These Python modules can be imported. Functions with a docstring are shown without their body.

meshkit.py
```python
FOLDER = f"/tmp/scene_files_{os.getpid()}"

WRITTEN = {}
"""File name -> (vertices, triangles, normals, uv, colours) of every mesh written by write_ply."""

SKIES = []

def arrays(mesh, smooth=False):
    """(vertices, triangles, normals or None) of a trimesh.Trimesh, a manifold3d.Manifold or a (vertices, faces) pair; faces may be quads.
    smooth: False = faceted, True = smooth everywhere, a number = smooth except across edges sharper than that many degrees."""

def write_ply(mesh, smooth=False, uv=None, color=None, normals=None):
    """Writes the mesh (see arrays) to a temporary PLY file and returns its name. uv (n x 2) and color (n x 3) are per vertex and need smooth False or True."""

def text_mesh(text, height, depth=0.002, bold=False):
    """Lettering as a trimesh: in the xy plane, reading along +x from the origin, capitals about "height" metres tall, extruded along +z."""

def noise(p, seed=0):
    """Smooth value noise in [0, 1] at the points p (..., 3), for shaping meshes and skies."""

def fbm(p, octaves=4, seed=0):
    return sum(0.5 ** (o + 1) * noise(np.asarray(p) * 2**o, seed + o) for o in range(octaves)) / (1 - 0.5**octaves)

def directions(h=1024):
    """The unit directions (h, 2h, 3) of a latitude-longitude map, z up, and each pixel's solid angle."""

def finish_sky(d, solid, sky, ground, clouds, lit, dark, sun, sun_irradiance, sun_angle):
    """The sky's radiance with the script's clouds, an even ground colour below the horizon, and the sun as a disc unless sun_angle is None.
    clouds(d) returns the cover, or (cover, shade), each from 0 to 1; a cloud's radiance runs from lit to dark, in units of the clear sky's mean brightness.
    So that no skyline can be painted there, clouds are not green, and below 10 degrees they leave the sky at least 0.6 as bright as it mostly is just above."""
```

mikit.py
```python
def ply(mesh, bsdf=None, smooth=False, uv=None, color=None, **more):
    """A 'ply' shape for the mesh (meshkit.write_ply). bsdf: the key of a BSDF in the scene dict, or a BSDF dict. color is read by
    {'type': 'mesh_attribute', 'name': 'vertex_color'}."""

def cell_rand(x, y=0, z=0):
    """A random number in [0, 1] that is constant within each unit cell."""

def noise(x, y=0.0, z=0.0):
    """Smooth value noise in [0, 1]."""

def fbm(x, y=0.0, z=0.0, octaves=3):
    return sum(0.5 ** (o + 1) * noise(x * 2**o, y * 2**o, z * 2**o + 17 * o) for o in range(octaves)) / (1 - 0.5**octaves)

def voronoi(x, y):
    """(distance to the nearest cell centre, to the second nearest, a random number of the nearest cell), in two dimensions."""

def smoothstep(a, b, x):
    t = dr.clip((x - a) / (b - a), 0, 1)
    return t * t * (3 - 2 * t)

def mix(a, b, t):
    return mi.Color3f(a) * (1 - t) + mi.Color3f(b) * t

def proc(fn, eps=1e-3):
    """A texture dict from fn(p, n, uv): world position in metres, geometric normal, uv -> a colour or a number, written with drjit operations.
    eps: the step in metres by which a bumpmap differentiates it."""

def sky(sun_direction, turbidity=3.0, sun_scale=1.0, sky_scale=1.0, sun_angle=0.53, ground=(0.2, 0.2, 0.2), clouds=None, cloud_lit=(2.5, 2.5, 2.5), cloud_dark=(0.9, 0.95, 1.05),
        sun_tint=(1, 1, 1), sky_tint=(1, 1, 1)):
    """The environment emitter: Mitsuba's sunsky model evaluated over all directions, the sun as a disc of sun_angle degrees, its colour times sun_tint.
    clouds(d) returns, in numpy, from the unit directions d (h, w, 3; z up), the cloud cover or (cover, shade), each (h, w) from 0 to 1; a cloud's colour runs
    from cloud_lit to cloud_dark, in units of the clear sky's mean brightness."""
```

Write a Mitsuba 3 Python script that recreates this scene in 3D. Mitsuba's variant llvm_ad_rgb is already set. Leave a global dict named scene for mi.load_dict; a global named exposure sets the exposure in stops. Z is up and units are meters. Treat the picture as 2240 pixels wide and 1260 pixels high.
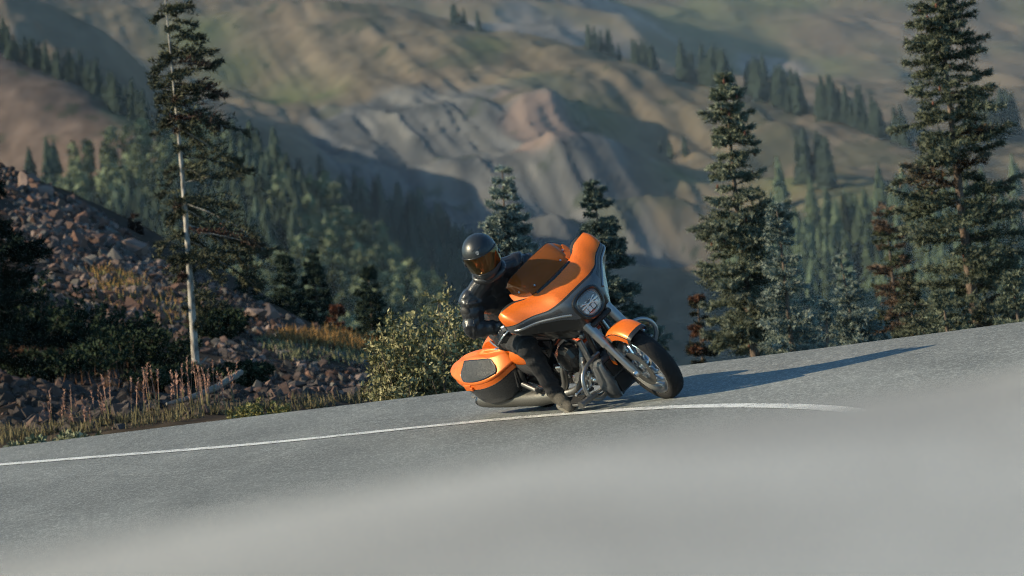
import math, random
import numpy as np, trimesh, mitsuba as mi, mikit, meshkit
import drjit as dr
import manifold3d as m3
from scipy.interpolate import RBFInterpolator, CubicSpline, RegularGridInterpolator
from mikit import proc
T = mi.ScalarTransform4f
RND = random.Random(7)
RNG = np.random.default_rng(11)
scene, labels = {}, {}

# ---------------------------------------------------------------- camera, sky, exposure
FP = 10150.0 / 2240.0                       # focal length in picture widths
ROLL = math.radians(6.0)
CR = np.array([math.cos(ROLL), 0, -math.sin(ROLL)])
CU = np.array([math.sin(ROLL), 0, math.cos(ROLL)])
CF = np.array([0.0, 1.0, 0.0])
FOCUS = 34.6
scene['camera'] = {
    'type': 'thinlens', 'fov': math.degrees(2 * math.atan(0.5 / FP)), 'fov_axis': 'x',
    'to_world': T().look_at(origin=[0, 0, 0], target=[0, 1, 0], up=CU.tolist()),
    'aperture_radius': 0.017, 'focus_distance': FOCUS, 'near_clip': 0.05, 'far_clip': 9000.0,
    'medium': {'type': 'ref', 'id': 'air'}}
SUN_EL, SUN_AZ = math.radians(23.5), math.radians(-95.0)     # azimuth from +y (view direction) towards +x
SUN = np.array([math.cos(SUN_EL) * math.sin(SUN_AZ), math.cos(SUN_EL) * math.cos(SUN_AZ), math.sin(SUN_EL)])
scene['sky'] = mikit.sky(SUN.tolist(), turbidity=3, sun_tint=(0.90, 1.0, 1.13), sky_tint=(0.72, 1.0, 1.14), ground=(0.12, 0.12, 0.11), sky_scale=0.85)
exposure = 2.58
scene['air'] = {'type': 'homogeneous', 'albedo': {'type': 'rgb', 'value': [0.62, 0.82, 1.0]}, 'sigma_t': 0.00004}
scene['haze'] = {'type': 'cube', 'to_world': T().translate([0, 1900, 100]).scale([2600, 2300, 900]),
                 'bsdf': {'type': 'null'}, 'interior': {'type': 'ref', 'id': 'air'}}
labels['haze'] = {'label': 'thin blue mountain air over the whole valley', 'category': 'haze', 'kind': 'stuff'}

# ---------------------------------------------------------------- helpers
def at(px, py, d):
    "the point d metres ahead (along the view axis) on the line of sight through a pixel of the 2240 x 1260 photograph"
    a, b = (px - 1120) / 10150.0, -(py - 630) / 10150.0
    return d * (a * CR + b * CU + CF)
RA, RB = 0.0735, 0.0437                         # slope of the road plane along x and y
ROAD0 = at(1213.2, 886.0, 35.12)
def road_z(x, y): return ROAD0[2] + RA * (x - ROAD0[0]) + RB * (y - ROAD0[1])
def on_road(px, py):
    a, b = (px - 1120) / 10150.0, -(py - 630) / 10150.0
    v = a * CR + b * CU + CF
    d = (ROAD0[2] - RA * ROAD0[0] - RB * ROAD0[1]) / (v[2] - RA * v[0] - RB * v[1])
    return v * d
def rgb(r, g, b): return {'type': 'rgb', 'value': [r, g, b]}
def two(d): return {'type': 'twosided', 'bsdf': d}
def diffuse(*c): return two({'type': 'diffuse', 'reflectance': rgb(*c)})
VC = {'type': 'mesh_attribute', 'name': 'vertex_color'}
COUNT = {}
def key_for(name):
    n = COUNT.get(name, -1) + 1
    COUNT[name] = n
    return name if n == 0 else f'{name}_{n:03d}'
def thing(name, label, cat, group=None, kind=None):
    k = key_for(name)
    labels[k] = {'label': label, 'category': cat}
    if group: labels[k]['group'] = group
    if kind: labels[k]['kind'] = kind
    return k
def part(parent, name, shape, label=None, kind=None):
    k = key_for(parent + '__' + name)
    scene[k] = shape
    if label or kind:
        labels[k] = {}
        if label: labels[k]['label'] = label
        if kind: labels[k]['kind'] = kind
    return k
def structure(name, shape, label, cat):
    k = key_for(name); scene[k] = shape
    labels[k] = {'label': label, 'category': cat, 'kind': 'structure'}
    return k
def grid_faces(nu, nv):
    i, j = np.meshgrid(np.arange(nu - 1), np.arange(nv - 1), indexing='ij')
    a = i * nv + j
    return np.stack([a, a + nv, a + nv + 1, a + 1], -1).reshape(-1, 4)

# ---------------------------------------------------------------- terrain
def terrain(ctrl, xs_of_y, ys, nx, bump, colour, smoothing=0.0):
    P = np.array([at(*c) for c in ctrl])
    f = RBFInterpolator(P[:, :2] / 1000, P[:, 2], kernel='thin_plate_spline', smoothing=smoothing)
    Y = np.repeat(ys[:, None], nx, 1)
    lo, hi = xs_of_y
    X = Y * 0 + (lo + (hi - lo) * np.linspace(0, 1, nx))[None] * Y
    q = np.stack([X, Y], -1).reshape(-1, 2)
    Z = f(q / 1000).reshape(X.shape)
    Z = Z + bump(X, Y, Z)
    v = np.stack([X, Y, Z], -1)
    c = colour(X, Y, Z)
    return v, c, RegularGridInterpolator((ys, lo + (hi - lo) * np.linspace(0, 1, nx)), Z, bounds_error=False, fill_value=None)
def N3(X, Y, s, seed=0, o=4): return meshkit.fbm(np.stack([X / s, Y / s, X * 0 + 0.37], -1), o, seed) - 0.5
scene['m_terrain'] = two({'type': 'diffuse', 'reflectance': VC})
def lerp(a, b, t): return np.asarray(a) * (1 - t[..., None]) + np.asarray(b) * t[..., None]
def sstep(a, b, x):
    t = np.clip((x - a) / (b - a), 0, 1); return t * t * (3 - 2 * t)
def zone(X, Y, pts, r):
    "soft membership of world positions near given points"
    w = X * 0
    for (px, py, d, k) in pts:
        p = at(px, py, d)
        w = np.maximum(w, np.exp(-(((X - p[0]) / (r * k)) ** 2 + ((Y - p[1]) / (r * k * 2.5)) ** 2)))
    return w

main_ctrl = [
 (-300,-150,2500),(0,-120,2450),(380,25,2320),(520,20,2320),(640,5,2350),(760,20,2300),(860,45,2260),(950,72,2240),(1080,72,2200),(1180,100,2150),(1290,125,2100),(1350,152,2090),(1430,152,2080),(1500,185,2050),(1600,200,2000),(1720,240,1950),(1850,280,1900),(1990,335,1850),(2100,330,1900),(2240,300,1950),(2500,280,1950),
 (400,80,2250),(500,120,2200),(700,150,2150),(900,150,2110),(1000,180,2060),(800,230,2060),(640,210,2110),(1150,200,1990),(1230,180,2000),
 (430,170,2150),(560,220,2080),(700,280,2010),(770,330,1950),(850,400,1870),(950,470,1790),(1020,540,1720),(1080,650,1600),(1100,800,1450),
 (-300,-60,1280),(0,20,1290),(150,60,1280),(250,120,1280),(340,190,1280),(430,320,1290),(520,450,1270),(650,560,1235),(800,650,1205),(900,800,1180),
 (0,120,1230),(150,200,1215),(300,330,1200),(500,600,1165),(0,400,1180),
 (0,340,1850),(-300,420,1850),(-300,450,1650),(0,420,1680),(250,330,1760),(380,220,1580),(430,232,1780),(480,240,1960),(450,300,1500),(530,300,1700),(620,300,1880),(700,305,1970),(520,400,1400),(600,400,1530),(700,400,1680),(800,400,1810),(650,500,1350),(760,500,1480),(880,500,1640),(940,500,1740),(780,600,1300),(880,600,1400),(980,600,1540),
 (900,260,1960),(1000,230,1980),(1000,400,1800),(1100,300,1880),(1150,400,1770),(1200,500,1680),(1170,600,1580),(1250,330,1855),
 (1300,240,1930),(1340,330,1825),(1385,340,1800),(1400,450,1680),(1420,600,1540),(1440,750,1400),
 (1330,250,1960),(1400,310,1930),(1480,370,1880),(1560,430,1810),(1600,520,1720),(1620,650,1590),(1640,800,1420),
 (1500,250,1940),(1650,300,1880),(1800,380,1790),(1900,450,1700),(1750,450,1720),(1900,600,1500),(2100,600,1450),(2240,500,1600),(2500,480,1600),(1720,560,1570),(2000,750,1350),(2240,750,1350),(2100,430,1750),
]
# behind the ridge the ground falls away
main_ctrl += [(px, py + 60, d + 250) for (px, py, d) in main_ctrl[2:21]] + [(-300,-100,2800),(0,-60,2800)]
def ridged(X, Y, sx, sy, seed, o=4):
    w = N3(X, Y, 90, seed + 3, 3) * sx * .8
    q = np.stack([(X + .17 * Y + w) / sx, Y / sy, X * 0 + .7], -1); a = 0
    for k in range(o): a = a + .5 ** k * (1 - 2 * np.abs(meshkit.noise(q * 2 ** k, seed + k) - .5))
    return a / 1.9
def main_bump(X, Y, Z):
    rock = zone(X, Y, rock_pts[:8], 50)
    return N3(X, Y, 120, 1) * 16 * (1 - .75 * rock) + N3(X, Y, 30, 2) * 6.0 * (1 - .5 * rock) + N3(X, Y, 9, 4) * 1.6 + (ridged(X, Y, 62, 260, 40) - .6) * (10 - 3 * rock) + (ridged(X, Y, 15, 240, 50) - .6) * (4 + 11 * rock) + (ridged(X, Y, 6, 110, 55) - .6) * 3.5 * rock
rock_pts = [(1000,300,1900,1.2),(1100,350,1820,1.2),(1150,450,1730,1.2),(1200,550,1640,1.),(850,330,1970,.8),(920,420,1850,.8),(1000,480,1750,.8),(1220,300,1850,.6),(1250,430,1740,.5)]
pink_pts = [(1170,260,1900,.55),(1200,330,1830,.55),(1130,230,1960,.4)]
green_pts = [(430,90,2250,1.),(620,210,2110,.8),(700,240,2090,.6),(1180,200,1990,.7),(1270,210,1930,.8),(1060,110,2150,.6),(1500,400,1800,.5),(500,150,2180,.8),(1900,500,1650,1.2),(1750,430,1750,.8)]
def main_colour(X, Y, Z):
    n, n2, n3 = N3(X, Y * .5, 60, 5), N3(X, Y * .4, 14, 6), N3(X, Y * .5, 30, 8)
    c = lerp((0.115, 0.098, 0.070), (0.165, 0.128, 0.098), sstep(-.2, .2, n))
    c = c * (1 + 1.0 * n2[..., None]) * (1 + .8 * N3(X, Y * .5, 5, 15)[..., None])
    gm = np.clip(zone(X, Y, green_pts, 22) + n * .9, 0, 1)
    c = c * (1 - gm[..., None]) + gm[..., None] * (np.array([0.098, 0.108, 0.054]) * (1 + .7 * n2[..., None]))
    rk = sstep(.25, .6, zone(X, Y, rock_pts, 45) + n3 * .9)
    rc = lerp((0.050, 0.055, 0.063), (0.150, 0.147, 0.140), sstep(-.22, .22, N3(X + .17 * Y, Y * .12, 7, 9))) * (1 + .9 * N3(X + .17 * Y, Y * .15, 3, 19)[..., None])
    c = c * (1 - rk[..., None]) + rk[..., None] * rc
    pk = sstep(.3, .7, zone(X, Y, pink_pts, 30) + n3 * .6)
    c = c * (1 - pk[..., None]) + pk[..., None] * np.array([0.185, 0.14, 0.122])
    fo = np.maximum(sstep(.10, .16, N3(X, Y * .5, 35, 12)) * .6, sstep(.16, .20, N3(X, Y * .45, 8, 14)) * .8)      # scrub patches and single bushes
    c = c * (1 - fo[..., None]) + fo[..., None] * np.array([0.045, 0.056, 0.038])
    return np.clip(c, 0.02, 0.6)
v, c, main_f = terrain(main_ctrl, (-0.17, 0.17), np.linspace(1150, 2600, 440), 430, main_bump, main_colour)
scene_v = (v.reshape(-1, 3), grid_faces(*v.shape[:2]))
structure('mountain', mikit.ply(scene_v, 'm_terrain', smooth=True, color=c.reshape(-1, 3)), 'broad grassy mountainside with eroded grey gullies', 'mountain')

far_ctrl = [(-300,-400,4200),(400,-300,4000),(900,-200,3900),(1400,-150,3800),(1800,-200,3900),(2300,-250,4000),(2600,-250,4000),
 (600,-30,3300),(960,-30,3300),(1100,-60,3300),(1300,10,3200),(1420,70,3050),(1455,150,2950),
 (770,25,2850),(860,20,2850),(930,40,2900),(970,75,2950),(1000,80,2800),(1100,60,2850),(1200,60,2900),(1280,110,2850),(1350,120,2900),
 (1460,60,3350),(1500,130,3200),(1600,60,3350),(1700,130,3200),(1700,220,3000),(1850,200,3050),(2000,150,3200),(2240,60,3400),(2240,200,3050),(2000,280,2950),(2400,220,3000),(1900,300,2850),(1600,180,3080),
 (500,120,2700),(900,200,2650),(1200,250,2600),(1600,350,2600),(2000,420,2600),(2400,420,2600),(0,100,2700),(-300,100,2700)]
def far_bump(X, Y, Z): return N3(X, Y, 200, 21) * 26 + N3(X, Y, 50, 22) * 11 + (ridged(X, Y, 70, 300, 60) - .6) * 16
def far_colour(X, Y, Z):
    n, n2 = N3(X, Y * .4, 90, 25), N3(X, Y * .4, 25, 26)
    c = lerp((0.155, 0.122, 0.092), (0.115, 0.12, 0.07), sstep(-.12, .16, n)) * (1 + .6 * n2[..., None])
    rk = sstep(.3, .7, zone(X, Y, [(1050,60,2850,1.2),(1180,50,2900,1.2),(1280,100,2880,.9),(1690,130,3150,.5),(1380,30,3150,.8)], 60) + n2)
    return c * (1 - rk[..., None]) + rk[..., None] * lerp((0.10, 0.10, 0.10), (0.24, 0.21, 0.185), sstep(-.2, .2, N3(X, Y * .3, 22, 27)))
v, c, far_f = terrain(far_ctrl, (-0.19, 0.19), np.linspace(2500, 4150, 300), 360, far_bump, far_colour)
structure('mountain', mikit.ply((v.reshape(-1, 3), grid_faces(*v.shape[:2])), 'm_terrain', smooth=True, color=c.reshape(-1, 3)), 'distant brown and green alpine slopes behind the nearer mountain', 'mountain')

hill_ctrl = [(-500,-40,1080),(-200,70,1040),(0,160,1000),(120,200,985),(200,250,970),(330,295,945),(420,330,930),(520,362,910),(600,398,890),(680,440,870),(740,490,855),(800,550,840),(870,610,825),(950,680,810),(1050,770,790),(1400,1100,740),
 (0,350,950),(150,400,920),(300,500,880),(450,560,840),(600,640,805),(0,600,860),(200,700,820),(400,800,770),(-400,200,1050),(-400,600,920),(700,850,750),(1000,1000,700),(0,900,790),(500,1000,680),(1000,1200,640)]
hill_ctrl += [(px + 30, py + 110, d + 120) for (px, py, d) in hill_ctrl[:16]]
def hill_bump(X, Y, Z): return N3(X, Y, 40, 31) * 5 + N3(X, Y, 10, 32) * 1.6
def hill_colour(X, Y, Z):
    n, n2 = N3(X, Y * .5, 25, 35), N3(X, Y * .5, 6, 36)
    c = lerp((0.14, 0.102, 0.082), (0.085, 0.095, 0.058), sstep(-.05, .12, n + (X + 60) / 160)) * (1 + 1.1 * n2[..., None]) * (1 + 1.2 * N3(X, Y * .5, 2.2, 37)[..., None])
    fo = sstep(.12, .17, N3(X, Y * .5, 4, 39))[..., None] * .75
    c = c * (1 - fo) + fo * np.array([.05, .06, .038])
    return c
v, c, hill_f = terrain(hill_ctrl, (-0.19, 0.10), np.linspace(620, 1120, 240), 300, hill_bump, hill_colour)
structure('hill', mikit.ply((v.reshape(-1, 3), grid_faces(*v.shape[:2])), 'm_terrain', smooth=True, color=c.reshape(-1, 3)), 'brown hillside on the left with aspens and dark conifers', 'hill')

# ---------------------------------------------------------------- near ground, roads
EDGE_PX = [(-900,1098),(-300,1020),(0,980),(600,905),(1200,834),(1490,800),(2240,703),(2600,655),(3200,570)]
EDGE = np.array([on_road(*p) for p in EDGE_PX])
edge_s = CubicSpline(EDGE[:, 0], EDGE[:, 1])
near_ctrl = [(-500,300,95),(-200,330,88),(0,380,85),(100,400,85),(240,490,82),(340,560,80),(480,620,78),(620,690,75),(760,745,72),(850,790,68),(950,850,66),
 (200,700,66),(430,830,58),(600,800,63),(300,905,52),(100,930,50),(-300,700,62),(-300,950,50),(700,880,52),(600,895,50),(0,950,49),(0,700,64),(820,870,48)]
near_ctrl += [(px + 40, py + 260, d + 30) for (px, py, d) in near_ctrl[:11]]
def near_ground():
    P = [at(*c) for c in near_ctrl]
    for x in np.linspace(-7.5, 11, 20):
        y = float(edge_s(x)); P.append((x, y + .25, road_z(x, y) - 0.03))
        if x > -1.6:
            for k, dz in ((3, .6), (8, 1.7), (16, 3.2), (30, 6), (55, 14), (90, 28)): P.append((x + .25 * k, y + k, road_z(x, y) - dz))
    P = np.array(P)
    f = RBFInterpolator(P[:, :2] / 50, P[:, 2], kernel='thin_plate_spline', smoothing=1e-4)
    return f
near_f = near_ground()
def near_z(x, y):
    x, y = np.broadcast_arrays(np.asarray(x, float), np.asarray(y, float))
    z = near_f(np.stack([x.ravel(), y.ravel()], -1) / 50).reshape(x.shape)
    e = edge_s(np.clip(x, -9, 14))
    t = sstep(0.0, 1.2, y - e)
    base = road_z(x, np.minimum(y, e)) - 0.06
    return base * (1 - t) + z * t + t * (N3(x, y, 3.0, 41) * .55 + N3(x, y, .8, 42) * .25)
ys = np.concatenate([np.linspace(9, 40, 40), np.linspace(40.3, 70, 150), np.linspace(70.6, 135, 90)])
xs = np.linspace(-0.26, 0.24, 260)
Y = np.repeat(ys[:, None], len(xs), 1); X = xs[None] * Y
Zn = near_z(X, Y)
n1, n2 = N3(X, Y, 4, 45), N3(X, Y, .7, 46)
cn = lerp((0.07, 0.055, 0.042), (0.055, 0.046, 0.042), sstep(-.2, .2, n1)) * (1 + .8 * n2[..., None])
structure('ground', mikit.ply((np.stack([X, Y, Zn], -1).reshape(-1, 3), grid_faces(*X.shape)), 'm_terrain', smooth=True, color=cn.reshape(-1, 3)), 'stony brown verge and bank beside the road', 'ground')

def asphalt(p, n, uv):
    a = mikit.noise(p.x * 75, p.y * 40, 3.0)
    b = mikit.noise(p.x * 26, p.y * 14, 9.0)
    c = mikit.fbm(p.x * 1.3, p.y * .5, 5.0, octaves=3)
    chips = mikit.smoothstep(.58, .8, a)
    along = p.x * .50 - p.y * .86; across = p.x * .86 + p.y * .50            # the lane's own direction
    track = mikit.noise(across * 1.1, along * .06, 2.0)
    seam = mikit.smoothstep(.035, .0, dr.abs(mikit.fbm(across * .9 + 4, along * .22, 7.0, octaves=3) - .52)) * mikit.smoothstep(.45, .6, mikit.noise(across * .4, along * .15, 11.0))
    s = 0.64 + .28 * a + .22 * b + .3 * (c - .5) + .34 * chips
    return mikit.mix((0.133, 0.139, 0.135), (0.172, 0.178, 0.171), c) * s * (.90 + .2 * track) * (1 - .10 * seam)
scene['m_asphalt'] = two({'type': 'bumpmap', 'arbitrary': proc(lambda p, n, uv: mikit.noise(p.x * 110, p.y * 110, 1.0) * 1.0, eps=2e-3), 'scale': 0.004,
                          'bsdf': {'type': 'principled', 'base_color': proc(asphalt), 'roughness': 0.75, 'specular': 0.35}})
xs = np.linspace(-9, 12, 60); rows = []
for t in np.linspace(0, 1, 40):
    y = 9 + (edge_s(xs) - 9) * t
    rows.append(np.stack([xs, y, road_z(xs, y)], -1))
rows.append(np.stack([xs, edge_s(xs) + .02, road_z(xs, edge_s(xs)) - .12], -1))
R_ = np.array(rows)
structure('road', mikit.ply((R_.reshape(-1, 3), grid_faces(*R_.shape[:2])), 'm_asphalt', smooth=30), 'grey chip asphalt mountain road banked through a bend', 'road')

LINE_PX = [(-400,1050),(0,1017),(300,993),(600,968),(1000,927),(1240,906),(1400,895),(1540,889),(1630,888)]
LP = np.array([on_road(*p) for p in LINE_PX])
d = np.array([LP[-1] - LP[-2]])[0]; d /= np.linalg.norm(d)
# the line turns sharply back towards the camera past its last visible point
q = LP[-1].copy(); ang = math.atan2(d[1], d[0]); pts = [*LP]
for k in range(8):
    ang -= 0.035; q = q + 0.42 * np.array([math.cos(ang), math.sin(ang), 0]); q[2] = road_z(q[0], q[1]); pts.append(q.copy())
pts = np.array(pts)
sarc = np.concatenate([[0], np.cumsum(np.linalg.norm(np.diff(pts, axis=0), axis=1))])
cs = CubicSpline(sarc, pts[:, :2]); ss = np.linspace(0, sarc[-1], 160)
c2, tan = cs(ss), cs(ss, 1); tan /= np.linalg.norm(tan, axis=1, keepdims=True)
nn = np.stack([-tan[:, 1], tan[:, 0]], -1); hw = 0.072 + 0.006 * (meshkit.noise(np.stack([ss * 3, ss * 0, ss * 0], -1)) - .5)
lv = []
for sgn in (-1, 1):
    xy = c2 + sgn * hw[:, None] * nn; lv.append(np.stack([xy[:, 0], xy[:, 1], road_z(xy[:, 0], xy[:, 1]) + .004], -1))
lv = np.stack(lv, 1)
scene['m_paint'] = two({'type': 'principled', 'base_color': proc(lambda p, n, uv: mikit.mix((0.26, 0.26, 0.25), (0.52, 0.52, 0.495), mikit.smoothstep(.28, .5, mikit.noise(p.x * 60, p.y * 60) * .6 + mikit.noise(p.x * 9, p.y * 9) * .4))), 'roughness': 0.6})
structure('road_marking', mikit.ply((lv.reshape(-1, 3), grid_faces(*lv.shape[:2])), 'm_paint'), 'worn white line painted along the bend', 'road marking')

# the upper leg of the road, just under the camera
CREST = np.array([at(-400,1300,2.9), at(0,1220,3.0), at(600,1100,3.2), at(1200,985,3.6), at(1700,893,4.3), at(2000,846,4.8), at(2240,803,5.2), at(2700,715,5.9)])
cy = CubicSpline(CREST[:, 0], CREST[:, 1]); cz = CubicSpline(CREST[:, 0], CREST[:, 2])
xs = np.linspace(CREST[0, 0], CREST[-1, 0], 70); rows = []
for t in np.linspace(-1.0, 1, 50):
    yc, zc = cy(xs), cz(xs)
    if t <= 0: y = yc + t * (yc - .25); z = zc + 0.0 * y - 0.012 * (yc - y) ** 2 * .2 
    else: y = yc + t * 6; z = zc - (0.55 * (t * 6) ** 2) / (1 + .9 * t * 6)
    rows.append(np.stack([xs, y, z], -1))
R_ = np.array(rows)
def upper(p, n, uv):
    c = mikit.smoothstep(.25, .75, mikit.fbm(p.x * 3.5, p.y * 1.6, 2.0, octaves=4)); a = mikit.noise(p.x * 120, p.y * 120, 3.0)
    return mikit.mix((0.225, 0.218, 0.202), (0.335, 0.328, 0.305), c) * (.8 + .4 * a)
scene['m_upper'] = two({'type': 'principled', 'base_color': proc(upper), 'roughness': 0.8, 'specular': 0.3})
structure('road', mikit.ply((R_.reshape(-1, 3), grid_faces(*R_.shape[:2])), 'm_upper', smooth=True), 'pale worn asphalt of the upper road close to the lens', 'road')
# ---------------------------------------------------------------- modelling kit
def unit(v):
    v = np.asarray(v, float); return v / np.linalg.norm(v)
def grid_mesh(G, nu=24, nv=24):
    "smooth surface through a control grid (rows, columns, 3)"
    G = np.asarray(G, float); a, b = G.shape[:2]
    s = CubicSpline(np.linspace(0, 1, a), G, axis=0)(np.linspace(0, 1, nu))
    return CubicSpline(np.linspace(0, 1, b), s, axis=1)(np.linspace(0, 1, nv))
def sheet(V, thick=0.004):
    "closed slab around a grid of points"
    nu, nv = V.shape[:2]
    n = np.cross(np.gradient(V, axis=0), np.gradient(V, axis=1)); n /= np.linalg.norm(n, axis=-1, keepdims=True) + 1e-12
    A, B = (V + n * thick / 2).reshape(-1, 3), (V - n * thick / 2).reshape(-1, 3)
    f = grid_faces(nu, nv); N = nu * nv
    rim = np.concatenate([np.arange(nv), np.arange(1, nu) * nv + nv - 1, (nu - 1) * nv + np.arange(nv - 2, -1, -1), np.arange(nu - 2, 0, -1) * nv])
    r2 = np.roll(rim, -1)
    side = np.stack([rim, r2, r2 + N, rim + N], -1)
    tri = lambda q: np.vstack([q[:, [0, 1, 2]], q[:, [0, 2, 3]]])
    m = trimesh.Trimesh(np.vstack([A, B]), np.vstack([tri(f), tri(f[:, ::-1] + N), tri(side[:, ::-1])]), process=False)
    return m
def tube(pts, r, n=12, m=40, flat=1.0, closed=False):
    P = np.asarray(pts, float)
    if len(P) > 2:
        s = np.concatenate([[0], np.cumsum(np.linalg.norm(np.diff(P, axis=0), axis=1))])
        if closed: P = np.vstack([P, P[:1]]); s = np.append(s, s[-1] + np.linalg.norm(P[-1] - P[-2]))
        t = np.linspace(0, s[-1], m)
        C = CubicSpline(s, P, bc_type='periodic' if closed else 'natural')(t)
        R = np.interp(t, s[:len(np.atleast_1d(r))] if np.ndim(r) else [0], r) if np.ndim(r) else np.full(m, r)
    else:
        k = len(r) if np.ndim(r) else 2
        t = np.linspace(0, 1, max(k, 2))[:, None]
        C = P[0] + (P[1] - P[0]) * t; R = np.asarray(r, float) if np.ndim(r) else np.full(len(C), float(r))
    tan = np.gradient(C, axis=0); tan /= np.linalg.norm(tan, axis=1, keepdims=True) + 1e-12
    u = np.cross(tan[0], [0, 0, 1] if abs(tan[0][2]) < .9 else [1, 0, 0]); u /= np.linalg.norm(u)
    V = []
    a = np.arange(n) * 2 * np.pi / n
    for c, tt, rr in zip(C, tan, R):
        u = u - tt * (u @ tt); u /= np.linalg.norm(u); w = np.cross(tt, u)
        V.append(c + rr * (np.cos(a)[:, None] * u + flat * np.sin(a)[:, None] * w))
    V = np.array(V); k = len(V); v = V.reshape(-1, 3)
    i, j = np.meshgrid(np.arange(k - 1), np.arange(n), indexing='ij')
    q = np.stack([i * n + j, i * n + (j + 1) % n, (i + 1) * n + (j + 1) % n, (i + 1) * n + j], -1).reshape(-1, 4)
    f = [q[:, [0, 1, 2]], q[:, [0, 2, 3]]]
    if not closed:
        v = np.vstack([v, C[0], C[-1]])
        o = np.arange(n)
        f += [np.stack([(o + 1) % n, o, o * 0 + k * n], -1), np.stack([(k - 1) * n + o, (k - 1) * n + (o + 1) % n, o * 0 + k * n + 1], -1)]
    return trimesh.Trimesh(v, np.vstack(f), process=False)
def revolve(profile, c, n=64, a0=0.0, a1=2 * math.pi, closed=True, mod=None):
    "profile [(radius, y)] turned about the y axis through c; angle from +x towards +z"
    P = np.asarray(profile, float); full = abs(a1 - a0 - 2 * math.pi) < 1e-6
    ang = np.linspace(a0, a1, n + (0 if full else 1), endpoint=not full)
    R = np.repeat(P[None, :, 0], len(ang), 0); Yy = np.repeat(P[None, :, 1], len(ang), 0); A = np.repeat(ang[:, None], len(P), 1)
    if mod is not None: R = R + mod(A, Yy, R)
    V = np.stack([c[0] + R * np.cos(A), c[1] + Yy, c[2] + R * np.sin(A)], -1)
    k, p = V.shape[:2]
    i, j = np.meshgrid(np.arange(k if full else k - 1), np.arange(p if closed else p - 1), indexing='ij')
    q = np.stack([i * p + j, i * p + (j + 1) % p, ((i + 1) % k) * p + (j + 1) % p, ((i + 1) % k) * p + j], -1).reshape(-1, 4)
    f = np.vstack([q[:, [0, 1, 2]], q[:, [0, 2, 3]]])
    m = trimesh.Trimesh(V.reshape(-1, 3), f, process=False)
    if closed and m.volume < 0: m.invert()
    return m
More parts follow.
